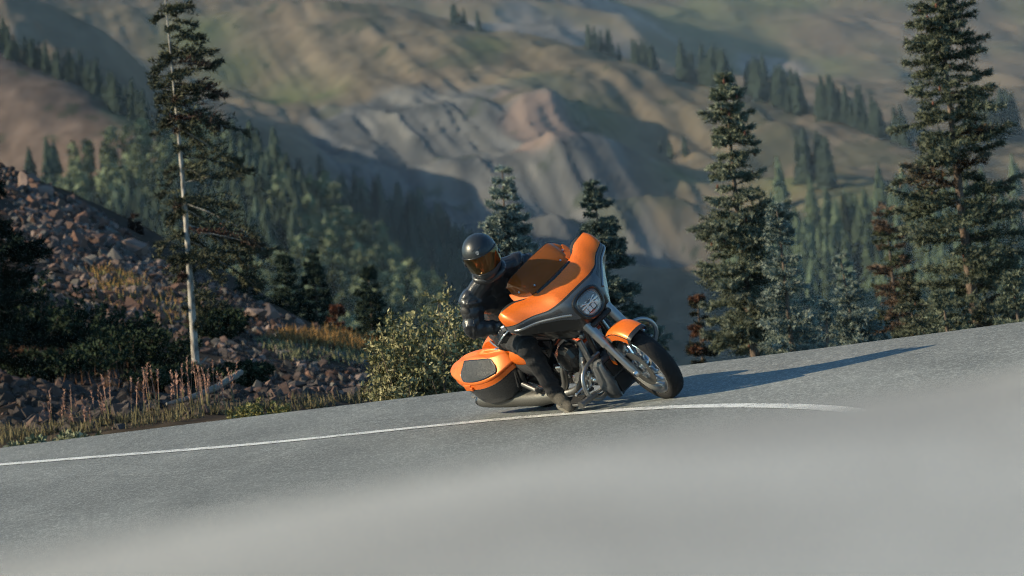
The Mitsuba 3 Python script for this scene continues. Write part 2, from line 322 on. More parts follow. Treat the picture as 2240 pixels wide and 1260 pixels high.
def ball(c, r, sub=2, s=(1, 1, 1)):
    m = trimesh.creation.icosphere(subdivisions=sub); m.vertices = m.vertices * np.asarray(s) * r + np.asarray(c, float); return m
def hull_of(cs, rs, n=16):
    pts = []
    s = trimesh.creation.icosphere(subdivisions=2).vertices
    for c, r in zip(cs, rs): pts.append(s * r + np.asarray(c, float))
    return trimesh.convex.convex_hull(np.vstack(pts))
def rbox(c, size, r=0.01, rot=None):
    h = np.asarray(size, float) / 2 - r
    cs = [np.array([x, y, z]) * h for x in (-1, 1) for y in (-1, 1) for z in (-1, 1)]
    m = hull_of(cs, [r] * 8)
    if rot is not None: m.apply_transform(rot)
    m.apply_translation(c); return m
def rot(axis, deg): return trimesh.transformations.rotation_matrix(math.radians(deg), axis)
def join(*ms):
    out = []
    for m in ms: out += list(m) if isinstance(m, (list, tuple)) else [m]
    return trimesh.util.concatenate(out)
def to_man(m):
    return m3.Manifold(m3.Mesh(np.asarray(m.vertices, np.float32), np.asarray(m.faces, np.uint32)))
def from_man(m):
    q = m.to_mesh(); return trimesh.Trimesh(q.vert_properties[:, :3], q.tri_verts, process=False)
def flesh(bones, length=0.012, lamb=0.5, it=10):
    "bones: [((p, r), (p, r)), ...] -> one smooth continuous surface"
    s = m3.Manifold.sphere(1.0, 20)
    parts = []
    for (p, r), (q, t) in bones:
        a = s.scale([r, r, r] if np.ndim(r) == 0 else list(r)).translate(list(map(float, p)))
        b = s.scale([t, t, t] if np.ndim(t) == 0 else list(t)).translate(list(map(float, q)))
        parts.append(m3.Manifold.batch_hull([a, b]))
    m = m3.Manifold.batch_boolean(parts, m3.OpType.Add).refine_to_length(length)
    t = from_man(m); t.merge_vertices()
    trimesh.smoothing.filter_taubin(t, lamb=lamb, nu=lamb + .03, iterations=it)
    return t
def mirror(m):
    m = m.copy(); m.vertices[:, 1] *= -1; m.invert(); return m
def loops(Ls, n=72, caps=True):
    "stack of closed outlines (each k x 3), smoothed round and joined"
    V = []
    for L in Ls:
        L = np.asarray(L, float); L = np.vstack([L, L[:1]])
        d = np.linalg.norm(np.diff(L, axis=0), axis=1) ** .5
        s = np.concatenate([[0], np.cumsum(d)]); s /= s[-1]
        V.append(CubicSpline(s, L, bc_type='periodic')(np.arange(n) / n))
    V = np.array(V); k = len(V)
    i, j = np.meshgrid(np.arange(k - 1), np.arange(n), indexing='ij')
    q = np.stack([i * n + j, i * n + (j + 1) % n, (i + 1) * n + (j + 1) % n, (i + 1) * n + j], -1).reshape(-1, 4)
    f = [q[:, [0, 1, 2]], q[:, [0, 2, 3]]]
    v = V.reshape(-1, 3)
    if caps:
        v = np.vstack([v, V[0].mean(0), V[-1].mean(0)]); o = np.arange(n)
        f += [np.stack([(o + 1) % n, o, o * 0 + k * n], -1), np.stack([(k - 1) * n + o, (k - 1) * n + (o + 1) % n, o * 0 + k * n + 1], -1)]
    m = trimesh.Trimesh(v, np.vstack(f), process=False)
    if caps and m.volume < 0: m.invert()
    return m, V

# ---------------------------------------------------------------- materials of the motorcycle and the rider
def pr(**k): return {'type': 'principled', **k}
def flake(c, amt=.18, s=700.):
    def fn(p, n, uv):
        a = mikit.noise(p.x * s, p.y * s, p.z * s)
        return mi.Color3f(*c) * (1 - amt + 2 * amt * a)
    return proc(fn)
scene['m_orange'] = two(pr(base_color=flake((0.74, 0.148, 0.010)), metallic=0.3, roughness=0.42, specular=.4, clearcoat=1.0, clearcoat_gloss=.985))
scene['m_grey'] = two(pr(base_color=flake((0.095, 0.103, 0.114), .25), metallic=0.3, roughness=0.34, clearcoat=.8, clearcoat_gloss=.9))
scene['m_bag'] = two(pr(base_color=flake((0.055, 0.055, 0.058), .5, 260.), metallic=0.2, roughness=0.42, clearcoat=.4, clearcoat_gloss=.8))
scene['m_black'] = two(pr(base_color=rgb(.012, .012, .013), roughness=.22, specular=.5, clearcoat=.6))
scene['m_matte'] = two(pr(base_color=rgb(.018, .018, .019), roughness=.6, specular=.4))
scene['m_rubber'] = two(pr(base_color=rgb(.012, .012, .013), roughness=.8, specular=.3))
scene['m_chrome'] = two(pr(base_color=rgb(.80, .80, .80), metallic=1.0, roughness=.13))
scene['m_satin'] = two(pr(base_color=rgb(.38, .375, .365), metallic=.9, roughness=.36))
scene['m_steel'] = two(pr(base_color=rgb(.20, .198, .195), metallic=.9, roughness=.45))
scene['m_exhaust'] = two(pr(base_color=flake((.11, .108, .10), .3, 300.), metallic=.6, roughness=.5))
scene['m_red'] = two(pr(base_color=rgb(.55, .065, .012), roughness=.4, specular=.5))
scene['m_amber'] = {'type': 'blendbsdf', 'weight': .42, 'a': {'type': 'thindielectric', 'int_ior': 1.49, 'specular_transmittance': rgb(.82, .32, .095)},
                    'b': two({'type': 'diffuse', 'reflectance': rgb(.50, .145, .035)})}
scene['m_visor'] = {'type': 'blendbsdf', 'weight': .09, 'a': {'type': 'thindielectric', 'int_ior': 1.7, 'specular_transmittance': rgb(.55, .34, .17)}, 'b': two(pr(base_color=rgb(.36, .27, .14), metallic=1.0, roughness=.07))}
scene['m_clear'] = {'type': 'thindielectric', 'int_ior': 1.49}
scene['m_lamp'] = two(pr(base_color=rgb(.66, .66, .64), roughness=.35, specular=.5))
scene['m_reflector'] = two(pr(base_color=rgb(.72, .72, .70), metallic=.55, roughness=.38, specular=.5))
scene['m_mesh'] = two({'type': 'bumpmap', 'arbitrary': proc(lambda p, n, uv: mikit.noise(p.x * 320, p.y * 320, p.z * 320)), 'scale': 0.003, 'bsdf': pr(base_color=rgb(.022, .024, .027), roughness=.45, specular=.5)})
scene['m_leather'] = two({'type': 'bumpmap', 'arbitrary': proc(lambda p, n, uv: mikit.noise(p.x * 160, p.y * 160, p.z * 160)), 'scale': 0.0006, 'bsdf': pr(base_color=rgb(.020, .021, .024), roughness=.34, specular=.5)})
scene['m_denim'] = two(pr(base_color=flake((.026, .026, .028), .4, 240.), roughness=.85, specular=.2, sheen=.5))
scene['m_suede'] = two(pr(base_color=flake((.075, .068, .058), .35, 180.), roughness=.85, specular=.25))
scene['m_sole'] = two(pr(base_color=rgb(.15, .14, .12), roughness=.8))
scene['m_helmet'] = two(pr(base_color=rgb(.016, .02, .024), roughness=.36, specular=.55))
scene['m_skin'] = two(pr(base_color=flake((.50, .27, .19), .08, 90.), roughness=.5, specular=.4))
scene['m_print'] = two(pr(base_color=rgb(.28, .28, .28), roughness=.5))
scene['m_hair'] = two(pr(base_color=rgb(.045, .028, .018), roughness=.6))
# ---------------------------------------------------------------- motorcycle (own frame: x forward, y left, z up, rear contact at the origin)
YAW, LEAN = math.radians(30.8), math.radians(33.4)
_f, _l = np.array([math.sin(YAW), -math.cos(YAW), 0]), np.array([math.cos(YAW), math.sin(YAW), 0])
BR = np.array([_f, _l, [0, 0, 1.0]]).T @ np.array([[1, 0, 0], [0, math.cos(LEAN), -math.sin(LEAN)], [0, math.sin(LEAN), math.cos(LEAN)]])
BO = ROAD0.copy()
STEER = math.radians(5.5)
S_AX, S_PT = np.array([-math.sin(math.radians(26)), 0, math.cos(math.radians(26))]), np.array([1.332, 0, .95])
STEERM = trimesh.transformations.rotation_matrix(-STEER, S_AX, S_PT)
def steer_pt(p): return (STEERM @ np.append(np.asarray(p, float), 1))[:3]
def to_bike_world(): 
    m = np.eye(4); m[:3, :3] = BR; m[:3, 3] = BO; return m
BIKE = thing('motorcycle', 'orange and dark grey touring motorcycle leaning hard into the bend under its rider', 'motorcycle')
PENDING = []
def bp(name, m, mat, parent=BIKE, smooth=35, steer=False, label=None, kind=None):
    "one part of the motorcycle"
    m = m.copy()
    if steer: m.apply_transform(STEERM)
    k = key_for(parent + '__' + name); PENDING.append((k, m, mat, smooth))
    if label: labels[k] = {'label': label}
    return k
FA = np.array([1.625, 0, .32]); RA_ = np.array([0, 0, .33])
# --- wheels
def tyre_profile(R, w, rim):
    h = [(rim, -.36 * w), (rim + .012, -.42 * w), (R - .05, -.5 * w), (R - .03, -.495 * w), (R - .015, -.42 * w), (R - .006, -.30 * w), (R - .0015, -.15 * w), (R, 0)]
    h = np.array(h); s = np.linspace(0, 1, len(h)); h = CubicSpline(s, h)(np.linspace(0, 1, 20))
    return np.vstack([h, (h * [1, -1])[::-1][1:], [(rim, .3 * w), (rim, -.3 * w)]])
def tread(R, w):
    def f(A, Yy, Rr):
        g = np.zeros_like(A)
        side = np.sign(Yy)
        ph = (A * 16 / (2 * math.pi) + 2.6 * np.abs(Yy) / w + .25 * side) % 1.0
        g -= .004 * ((ph < .055) & (np.abs(Yy) > .08 * w) & (np.abs(Yy) < .43 * w) & (Rr > R - .03))
        return g
    return f
fw = key_for(BIKE + '__front_wheel'); labels[fw] = {'label': 'front wheel turned into the bend'}
bp('tyre', revolve(tyre_profile(.32, .124, .238), FA, 640, mod=tread(.32, .124)), 'm_rubber', fw, 40, True)
rim_prof = [(.243, -.056), (.247, -.052), (.240, -.046), (.222, -.040), (.212, -.02), (.212, .02), (.222, .040), (.240, .046), (.247, .052), (.243, .056), (.234, .052), (.206, .040), (.200, .02), (.200, -.02), (.206, -.040), (.234, -.052)]
bp('rim', revolve(rim_prof, FA, 96), 'm_chrome', fw, 40, True)
bp('hub', join(revolve([(.0, -.075), (.03, -.075), (.034, -.05), (.062, -.045), (.062, .045), (.034, .05), (.03, .075), (.0, .075)], FA, 40, closed=False)), 'm_chrome', fw, 30, True)
def spoke(k, n, c, r0, r1, twist, w=.034):
    rows = []
    for t in np.linspace(0, 1, 9):
        r = r0 + (r1 - r0) * t; a = 2 * math.pi * k / n + twist * t ** 1.4
        ww = w * (1 - .35 * math.sin(math.pi * t)) * (.9 + .5 * t); th = .016 - .004 * t
        ca, sa = math.cos(a), math.sin(a)
        rr, tt = np.array([ca, 0, sa]), np.array([-sa, 0, ca])
        out = -.032 * math.sin(math.pi * min(1, t * .8 + .2)) - .006
        sec = [(-ww / 2, out - th * .3), (-ww / 4, out - th), (ww / 4, out - th), (ww / 2, out - th * .3), (ww / 2, out + th * 1.6), (-ww / 2, out + th * 1.6)]
        rows.append([np.asarray(c) + rr * r + tt * x + np.array([0, y, 0]) for x, y in sec])
    V = np.array(rows); q = V.shape[1]
    i, j = np.meshgrid(np.arange(len(V) - 1), np.arange(q), indexing='ij')
    f = np.stack([i * q + j, i * q + (j + 1) % q, (i + 1) * q + (j + 1) % q, (i + 1) * q + j], -1).reshape(-1, 4)
    return trimesh.Trimesh(V.reshape(-1, 3), np.vstack([f[:, [0, 1, 2]], f[:, [0, 2, 3]]]), process=False)
for k in range(9):
    bp('spoke', spoke(k, 9, FA, .05, .208, .55), 'm_chrome', fw, 30, True)
for s in (-1, 1):
    disc = revolve([(.088, s * .066), (.15, s * .066), (.15, s * .071), (.088, s * .071)], FA, 72)
    bp('brake_disc', disc, 'm_steel', fw, 30, True)
    arms = [rbox(FA + np.array([.068 * math.cos(a), s * .068, .068 * math.sin(a)]), (.05, .006, .02), .002, rot([0, 1, 0], -math.degrees(a))) for a in np.arange(7) * 2 * math.pi / 7]
    bp('disc_carrier', join(arms), 'm_chrome', fw, 25, True)
rw = key_for(BIKE + '__rear_wheel')
bp('tyre', revolve(tyre_profile(.33, .18, .23), RA_, 360, mod=tread(.33, .18)), 'm_rubber', rw, 40)
bp('rim', revolve([(r * .96, y * 1.35) for r, y in rim_prof], RA_, 72), 'm_chrome', rw, 40)
bp('hub', revolve([(.0, -.1), (.05, -.1), (.06, -.05), (.06, .05), (.05, .1), (.0, .1)], RA_, 32, closed=False), 'm_chrome', rw, 30)
for k in range(10): bp('spoke', spoke(k, 10, RA_, .05, .2, .55), 'm_chrome', rw, 30)
# --- front fender
def fender(c, R, w, a0, a1, skirt=.06, lo=-1, hi=1, lift=0., n=40, th=.005):
    t = np.linspace(lo, hi, 15); V = []
    for a in np.linspace(a0, a1, n):
        row = []
        for u in t:
            au = abs(u)
            y = w / 2 * math.sin(min(1, au * 1.25) * math.pi / 2) * math.copysign(1, u)
            dr_ = -.030 * (au * 1.25) ** 2 / 1.0 if au < .8 else -.030 - skirt * (au - .8) / .2
            r = R + dr_ + lift
            row.append([c[0] + r * math.cos(a), c[1] + y * (1 + lift), c[2] + r * math.sin(a)])
        V.append(row)
    return sheet(np.array(V), th)
d2 = math.radians
bp('front_fender', fender(FA, .368, .165, d2(61), d2(172), .05), 'm_orange', steer=True, label='orange front fender over the tyre')
bp('fender_trim', join(fender(FA, .3685, .167, d2(55), d2(61), .05), fender(FA, .3705, .169, d2(61), d2(158), .05, .74, .81), fender(FA, .3705, .169, d2(61), d2(158), .05, -.81, -.74)), 'm_black', steer=True, label='dark edge band of the front fender')
bp('fender_skirt', join(fender(FA, .3690, .168, d2(108), d2(164), .055, .82, 1.0), fender(FA, .3690, .168, d2(108), d2(164), .055, -1.0, -.82)), 'm_grey', steer=True)
# --- fork
up = unit([-.30, 0, .62])
for s in (-1, 1):
    b = FA + np.array([-.02, s * .108, 0])
    fl = bp('fork_leg', join(tube([b - up * .03, b + up * .05], [.024, .032], 20), tube([b + up * .04, b + up * .34], [.032, .029], 20)), 'm_satin', steer=True)
    bp('fork_cover', join(tube([b + up * .30, b + up * .72], [.035, .041], 22), tube([b + up * .295, b + up * .325], [.038, .038], 22)), 'm_satin', fl, steer=True)
    bp('axle_cap', tube([b + np.array([0.02, s * .005, 0]), b + np.array([.02, s * .03, 0])], [.024, .018], 16), 'm_chrome', fl, steer=True)
    cal = FA + np.array([-.125, s * .083, .075])
    bp('brake_caliper', join(rbox(cal, (.05, .045, .13), .012, rot([0, 1, 0], -32)), rbox(cal + [.012, -s * .0, .0], (.035, .056, .09), .01, rot([0, 1, 0], -32))), 'm_steel', steer=True)
bp('fork_brace', join(rbox(FA + up * .47, (.05, .20, .04), .012, rot([0, 1, 0], -26)), rbox(FA + up * .62, (.07, .24, .05), .015, rot([0, 1, 0], -26))), 'm_matte', steer=True)
bp('brake_hose', join(tube([FA + [-.12, -.085, .12], FA + [-.22, -.12, .25], FA + [-.20, -.13, .42], FA + [-.30, -.08, .55]], .006, 8), tube([FA + [-.12, .085, .12], FA + [-.22, .12, .25], FA + [-.20, .13, .42], FA + [-.30, .08, .55]], .006, 8)), 'm_rubber', steer=True)
# --- fairing (mirrored control grid; rows from the windscreen base down to the lower edge)
FG = np.array([  # each column: y station, rows of (x, y, z)
 [(1.135, 0, 1.125), (1.290, 0, 1.105), (1.415, 0, 1.030), (1.450, 0, .90), (1.405, 0, .745)],
 [(1.130, .12, 1.125), (1.285, .12, 1.105), (1.405, .125, 1.026), (1.442, .12, .90), (1.395, .10, .745)],
 [(1.100, .235, 1.135), (1.245, .225, 1.100), (1.345, .225, 1.022), (1.365, .22, .95), (1.320, .21, .845)],
 [(1.050, .335, 1.165), (1.170, .335, 1.120), (1.240, .335, 1.050), (1.240, .34, 1.00), (1.190, .335, .925)],
 [(.990, .425, 1.175), (1.075, .440, 1.125), (1.110, .445, 1.070), (1.100, .45, 1.027), (1.060, .44, .980)],
 [(.950, .450, 1.150), (.990, .470, 1.110), (1.005, .470, 1.075), (1.000, .47, 1.035), (.975, .455, 1.000)]])
FG[4:, :, 0] += .055; FG[..., 1] *= 1.03; FG[:, 4, 2] -= [.01, .015, .03, .025, .012, .008]
full = np.concatenate([(FG[1:] * [1, -1, 1])[::-1], FG], 0)             # columns right to left
from scipy.interpolate import PchipInterpolator
_c = PchipInterpolator(np.linspace(0, 1, len(full)), full, axis=0)(np.linspace(0, 1, 121))
FS = CubicSpline(np.linspace(0, 1, 5), _c, axis=1)(np.linspace(0, 1, 97))                                           # [column, row, 3]
def fair(r0, r1, c0=0., c1=1., off=0.0, th=.006):
    i0, i1 = int(round(c0 * 120)), int(round(c1 * 120)); j0, j1 = int(round(r0 * 96)), int(round(r1 * 96))
    V = FS[i0:i1 + 1, j0:j1 + 1]
    n = np.cross(np.gradient(FS, axis=0), np.gradient(FS, axis=1)); n /= np.linalg.norm(n, axis=-1, keepdims=True)
    n *= np.sign((n[..., 0] * 1.0).mean())
    return sheet(V + n[i0:i1 + 1, j0:j1 + 1] * off, th)
fa = key_for(BIKE + '__fairing')
labels[fa] = {'label': 'wide orange bat wing fairing with a dark grey lower band'}
bp('upper_panel', fair(0, .47), 'm_orange', fa, 60, True, label='orange upper half of the fairing')
bp('dark_stripe', fair(.47, .50, off=.001, th=.007), 'm_matte', fa, 60, True)
HC = np.array([1.452, -.012, .900]); hx = unit([1, 0, .10]); hz = unit(np.cross(hx, [0, 1, 0]))
def hexa(w, h, k=2.6, n=48):
    a = np.arange(n) * 2 * math.pi / n
    x = np.sign(np.cos(a)) * np.abs(np.cos(a)) ** (2 / k) * w; y = np.sign(np.sin(a)) * np.abs(np.sin(a)) ** (2 / k) * h
    return np.stack([x * (1 + .16 * y / h), y], -1)
def face(o, depth): return HC + hx * depth + o[:, :1] * np.array([0, 1.0, 0]) + o[:, 1:] * hz
lamp_hole = trimesh.convex.convex_hull(np.vstack([face(hexa(.105, .094), -.2), face(hexa(.105, .094), .2)]))
def drilled(m):
    q = to_man(m); d_ = q - to_man(lamp_hole)
    return from_man(d_) if not q.is_empty() and d_.num_tri() else m
bp('lower_panel', drilled(fair(.50, .82)), 'm_grey', fa, 40, True, label='dark grey lower band of the fairing')
bp('chin', drilled(fair(.82, 1.0)), 'm_black', fa, 60, True)
for s in (0, 1):
    c0, c1 = (.07, .36) if s == 0 else (.64, .93)
    bp('inset_panel', fair(.555, .66, c0 + .02, c1 - .03, off=.004, th=.003), 'm_bag', fa, 60, True)
    V = FS[int(c0 * 120):int(c1 * 120) + 1, int(.745 * 96)]
    bp('turn_signal', tube(V[::5] + np.array([.012, 0, -.002]), .0095, 10, 40), 'm_satin', fa, 40, True, label='slim satin light strip along the fairing edge')
inner = full.copy(); inner[..., 0] -= np.array([.03, .06, .10, .12, .10])[None]; inner[..., 1] *= .93
bp('inner_shell', sheet(grid_mesh(inner, 60, 30), .006), 'm_matte', fa, 60, True)
wing = [np.array([[1.19, s * .10, .80], [1.15, s * .26, .84], [1.0, s * .40, .94], [.88, s * .42, .97]]) for s in (-1, 1)]
for s, W in zip((-1, 1), wing):
    lo_ = W + np.array([[-.02, 0, -.10], [-.06, -s * .04, -.09], [-.05, -s * .05, -.05], [-.02, 0, -.03]])
    hi_ = W + np.array([[.22, s * .01, .0], [.17, -s * .02, .04], [.10, s * .02, .06], [.06, 0, .05]])
    bp('wind_deflector', sheet(grid_mesh(np.array([hi_, W, lo_, lo_ + [-.03, 0, -.02]]), 14, 20), .006), 'm_black', fa, 60, True)
# windscreen
WB = np.array([(1.000, -.275, 1.190), (1.075, -.228, 1.150), (1.135, -.175, 1.137), (1.150, 0, 1.137), (1.135, .175, 1.137), (1.075, .228, 1.150), (1.000, .275, 1.190)])
WT = np.array([(.925, -.250, 1.245), (.940, -.225, 1.270), (.965, -.155, 1.292), (.975, 0, 1.300), (.965, .155, 1.292), (.940, .225, 1.270), (.925, .250, 1.245)])
WM = WB * .5 + WT * .5 + np.array([.012, 0, .006])
WSF = grid_mesh(np.array([WB, WM, WT]), 24, 60)
ws = key_for(BIKE + '__windshield'); labels[ws] = {'label': 'short amber tinted windshield'}
V = WSF; f = grid_faces(24, 60)
PENDING.append((ws, trimesh.Trimesh(V.reshape(-1, 3), np.vstack([f[:, [0, 1, 2]], f[:, [0, 2, 3]]]), process=False).apply_transform(STEERM), 'm_amber', True))
bp('edge_trim', join(tube(WT, .0028, 8, 60)), 'm_matte', ws, 40, True)
for y, i in ((-.2, 6), (-.08, 22), (.08, 37), (.2, 53)):
    p = WSF[4, i]; bp('bolt', tube([p + [.006, 0, .004], p + [.016, 0, .012]], [.009, .007], 10), 'm_chrome', ws, 40, True)
bp('windshield_vent', tube(WB[2:5] + np.array([.028, 0, -.010]), .017, 12, 20, flat=.8), 'm_black', steer=True, label='black slot along the foot of the windshield')
for s in (-1, 1):
    G = np.array([[(1.015, s * .295, 1.160), (1.085, s * .252, 1.138), (1.132, s * .200, 1.128)], [(.990, s * .290, 1.190), (1.062, s * .244, 1.160), (1.120, s * .195, 1.146)], [(.980, s * .280, 1.205), (1.048, s * .237, 1.174), (1.104, s * .190, 1.156)]])
    bp('windshield_bracket', sheet(grid_mesh(G, 12, 12), .012), 'm_orange', fa, 60, True)
bp('dash', join(rbox((1.03, 0, 1.105), (.10, .38, .13), .03, rot([0, 1, 0], -25)), rbox((.99, 0, 1.04), (.2, .34, .1), .03)), 'm_matte', steer=True)
bp('screen', rbox((.972, 0, 1.14), (.01, .22, .11), .004, rot([0, 1, 0], -30)), 'm_black', steer=True)
# headlight
def ring(wo, ho, wi, hi, d0, d1): return loops([face(hexa(wi, hi), d0), face(hexa(wo, ho), d0 - .02), face(hexa(wo, ho), d1 - .006), face(hexa(wo * .5 + wi * .5, ho * .5 + hi * .5), d1), face(hexa(wi, hi), d1 - .008), face(hexa(wi * .97, hi * .97), d0)], 64, caps=False)[0]
hl = key_for(BIKE + '__headlight'); labels[hl] = {'label': 'unlit hexagonal headlight in the fairing'}
bp('bezel', ring(.122, .112, .098, .087, -.04, .026), 'm_black', hl, 40, True)
bp('trim_ring', ring(.097, .086, .086, .075, -.03, .022), 'm_satin', hl, 40, True)
bowl = [face(hexa(.086, .075), .012), face(hexa(.082, .071), -.010), face(hexa(.07, .06), -.030), face(hexa(.03, .026), -.045)]
bp('reflector', loops(bowl + [face(hexa(.006, .006), -.047)], 48, caps=False)[0], 'm_reflector', hl, 40, True)
fac = []
for r_ in range(2):
    for c_ in range(4):
        fac.append(rbox(face(np.array([[-.055 + .0367 * c_, (.034 if r_ else -.034)]]), -.012)[0], (.022, .031, .040), .006, rot([0, 1, 0], (-28 if r_ else 8))))
bp('lens_block', join(fac), 'm_lamp', hl, 30, True)
bar = [rbox(face(np.array([[0, 0]]), .004)[0], (.018, .158, .015), .005)]
for a in (24, -24): bar.append(rbox(face(np.array([[0, 0]]), .002)[0], (.012, .13, .008), .003, rot([1, 0, 0], a)))
bp('lamp_bar', join(bar), 'm_chrome', hl, 30, True)
lens = [face(hexa(.086, .075), .018), face(hexa(.068, .057), .026), face(hexa(.04, .032), .031)]
lm, _ = loops(lens, 48, caps=False); bp('glass', join(lm), 'm_clear', hl, True, True)
# bars, grips, levers
for s in (-1, 1):
    bp('handlebar', tube([(1.20, s * .06, .99), (1.13, s * .22, 1.02), (1.0, s * .36, 1.03), (.90, s * .43, .99), (.84, s * .46, .95)], .0125, 12), 'm_black', steer=True)
    bp('grip', tube([(.915, s * .425, .995), (.80, s * .49, .925)], .018, 14), 'm_rubber', steer=True)
    bp('lever', join(tube([(.985, s * .42, 1.015), (.95, s * .50, 1.0), (.86, s * .545, .95)], [.007, .006, .005], 10), rbox((.945, s * .44, 1.035), (.08, .045, .045), .012, rot([0, 0, 1], -s * 35))), 'm_chrome', steer=True)
# --- tank, seat, rear fender, side covers
def xloft(secs, n=40, m=40):
    "secs: (x, half width, z low, z high, exponent)"
    S = np.array(secs, float); t = np.linspace(0, 1, len(S)); S = CubicSpline(t, S)(np.linspace(0, 1, m))
    L = []
    for x, w, z0, z1, k in S:
        a = np.arange(n) * 2 * math.pi / n
        y = np.sign(np.cos(a)) * np.abs(np.cos(a)) ** (2 / k) * w; z = np.sign(np.sin(a)) * np.abs(np.sin(a)) ** (2 / k)
        L.append(np.stack([a * 0 + x, y, (z0 + z1) / 2 + z * (z1 - z0) / 2], -1))
    return loops(L, n)[0]
bp('fuel_tank', xloft([(.56, .10, .66, .78, 2.4), (.68, .15, .64, .86, 2.5), (.85, .175, .65, .91, 2.5), (1.02, .165, .67, .92, 2.5), (1.14, .11, .70, .89, 2.4), (1.18, .06, .73, .86, 2.3)]), 'm_grey', label='dark grey fuel tank')
bp('tank_console', xloft([(.62, .03, .84, .885, 2.5), (.75, .045, .87, .915, 2.5), (.95, .045, .90, .935, 2.5), (1.08, .03, .89, .925, 2.5)], 20, 20), 'm_black')
bp('seat', xloft([(-.06, .06, .70, .745, 2.3), (.0, .13, .68, .79, 2.6), (.09, .16, .66, .80, 2.6), (.18, .175, .65, .765, 2.6), (.28, .18, .63, .71, 2.6), (.42, .175, .61, .70, 2.5), (.55, .14, .62, .745, 2.4), (.64, .09, .66, .79, 2.3)]), 'm_leather', label='black leather seat')
bp('seat_trim', join(tube([(.62, -.10, .68), (.45, -.183, .645), (.28, -.187, .655), (.12, -.178, .68), (-.02, -.13, .70)], .009, 8), tube([(.62, .10, .68), (.45, .183, .645), (.28, .187, .655), (.12, .178, .68), (-.02, .13, .70)], .009, 8)), 'm_satin')
bp('rear_fender', fender(RA_, .395, .255, d2(48), d2(205), .10), 'm_orange', label='orange rear fender between the saddlebags')
bp('tail_light', join(rbox((-.395, -.09, .46), (.03, .03, .12), .01), rbox((-.395, .09, .46), (.03, .03, .12), .01)), 'm_red')
for s in (-1, 1):
    G = np.array([[(.62, s * .155, .645), (.48, s * .20, .655), (.33, s * .21, .66)], [(.63, s * .165, .59), (.48, s * .225, .60), (.31, s * .235, .61)], [(.61, s * .16, .54), (.48, s * .22, .54), (.33, s * .23, .55)]])
    bp('side_cover', sheet(grid_mesh(G, 14, 14), .012), 'm_orange', label='orange side cover under the seat' if s < 0 else None)
    G2 = np.array([[(.61, s * .16, .535), (.48, s * .22, .535), (.30, s * .228, .545)], [(.60, s * .165, .47), (.46, s * .215, .46), (.31, s * .22, .47)], [(.56, s * .15, .40), (.45, s * .18, .39), (.36, s * .18, .40)]])
    bp('lower_side_cover', sheet(grid_mesh(G2, 14, 14), .012), 'm_bag')
# --- saddlebags
RIM = np.array([(.30, -.205, .565), (.285, -.275, .562), (.22, -.365, .545), (.10, -.415, .528), (-.05, -.422, .512), (-.2, -.412, .508), (-.34, -.388, .528), (-.44, -.355, .560), (-.485, -.30, .578), (-.475, -.22, .588), (-.3, -.185, .575), (0, -.18, .565), (.2, -.18, .565)])
BOT = np.array([(.165, -.215, .315), (.155, -.27, .313), (.11, -.33, .308), (.0, -.358, .298), (-.12, -.365, .292), (-.24, -.36, .30), (-.33, -.342, .325), (-.39, -.315, .355), (-.41, -.275, .375), (-.40, -.225, .38), (-.28, -.195, .32), (0, -.195, .305), (.11, -.195, .312)])
TOP = np.array([(.235, -.208, .648), (.225, -.235, .648), (.16, -.275, .652), (.05, -.297, .660), (-.08, -.302, .663), (-.2, -.30, .660), (-.3, -.295, .648), (-.385, -.285, .628), (-.425, -.262, .622), (-.42, -.222, .628), (-.3, -.20, .652), (0, -.195, .678), (.17, -.195, .668)])
def ins(L, k, dz):
    c = L.mean(0); return np.stack([c[0] + (L[:, 0] - c[0]) * k, c[1] + (L[:, 1] - c[1]) * k, L[:, 2] + dz], -1)
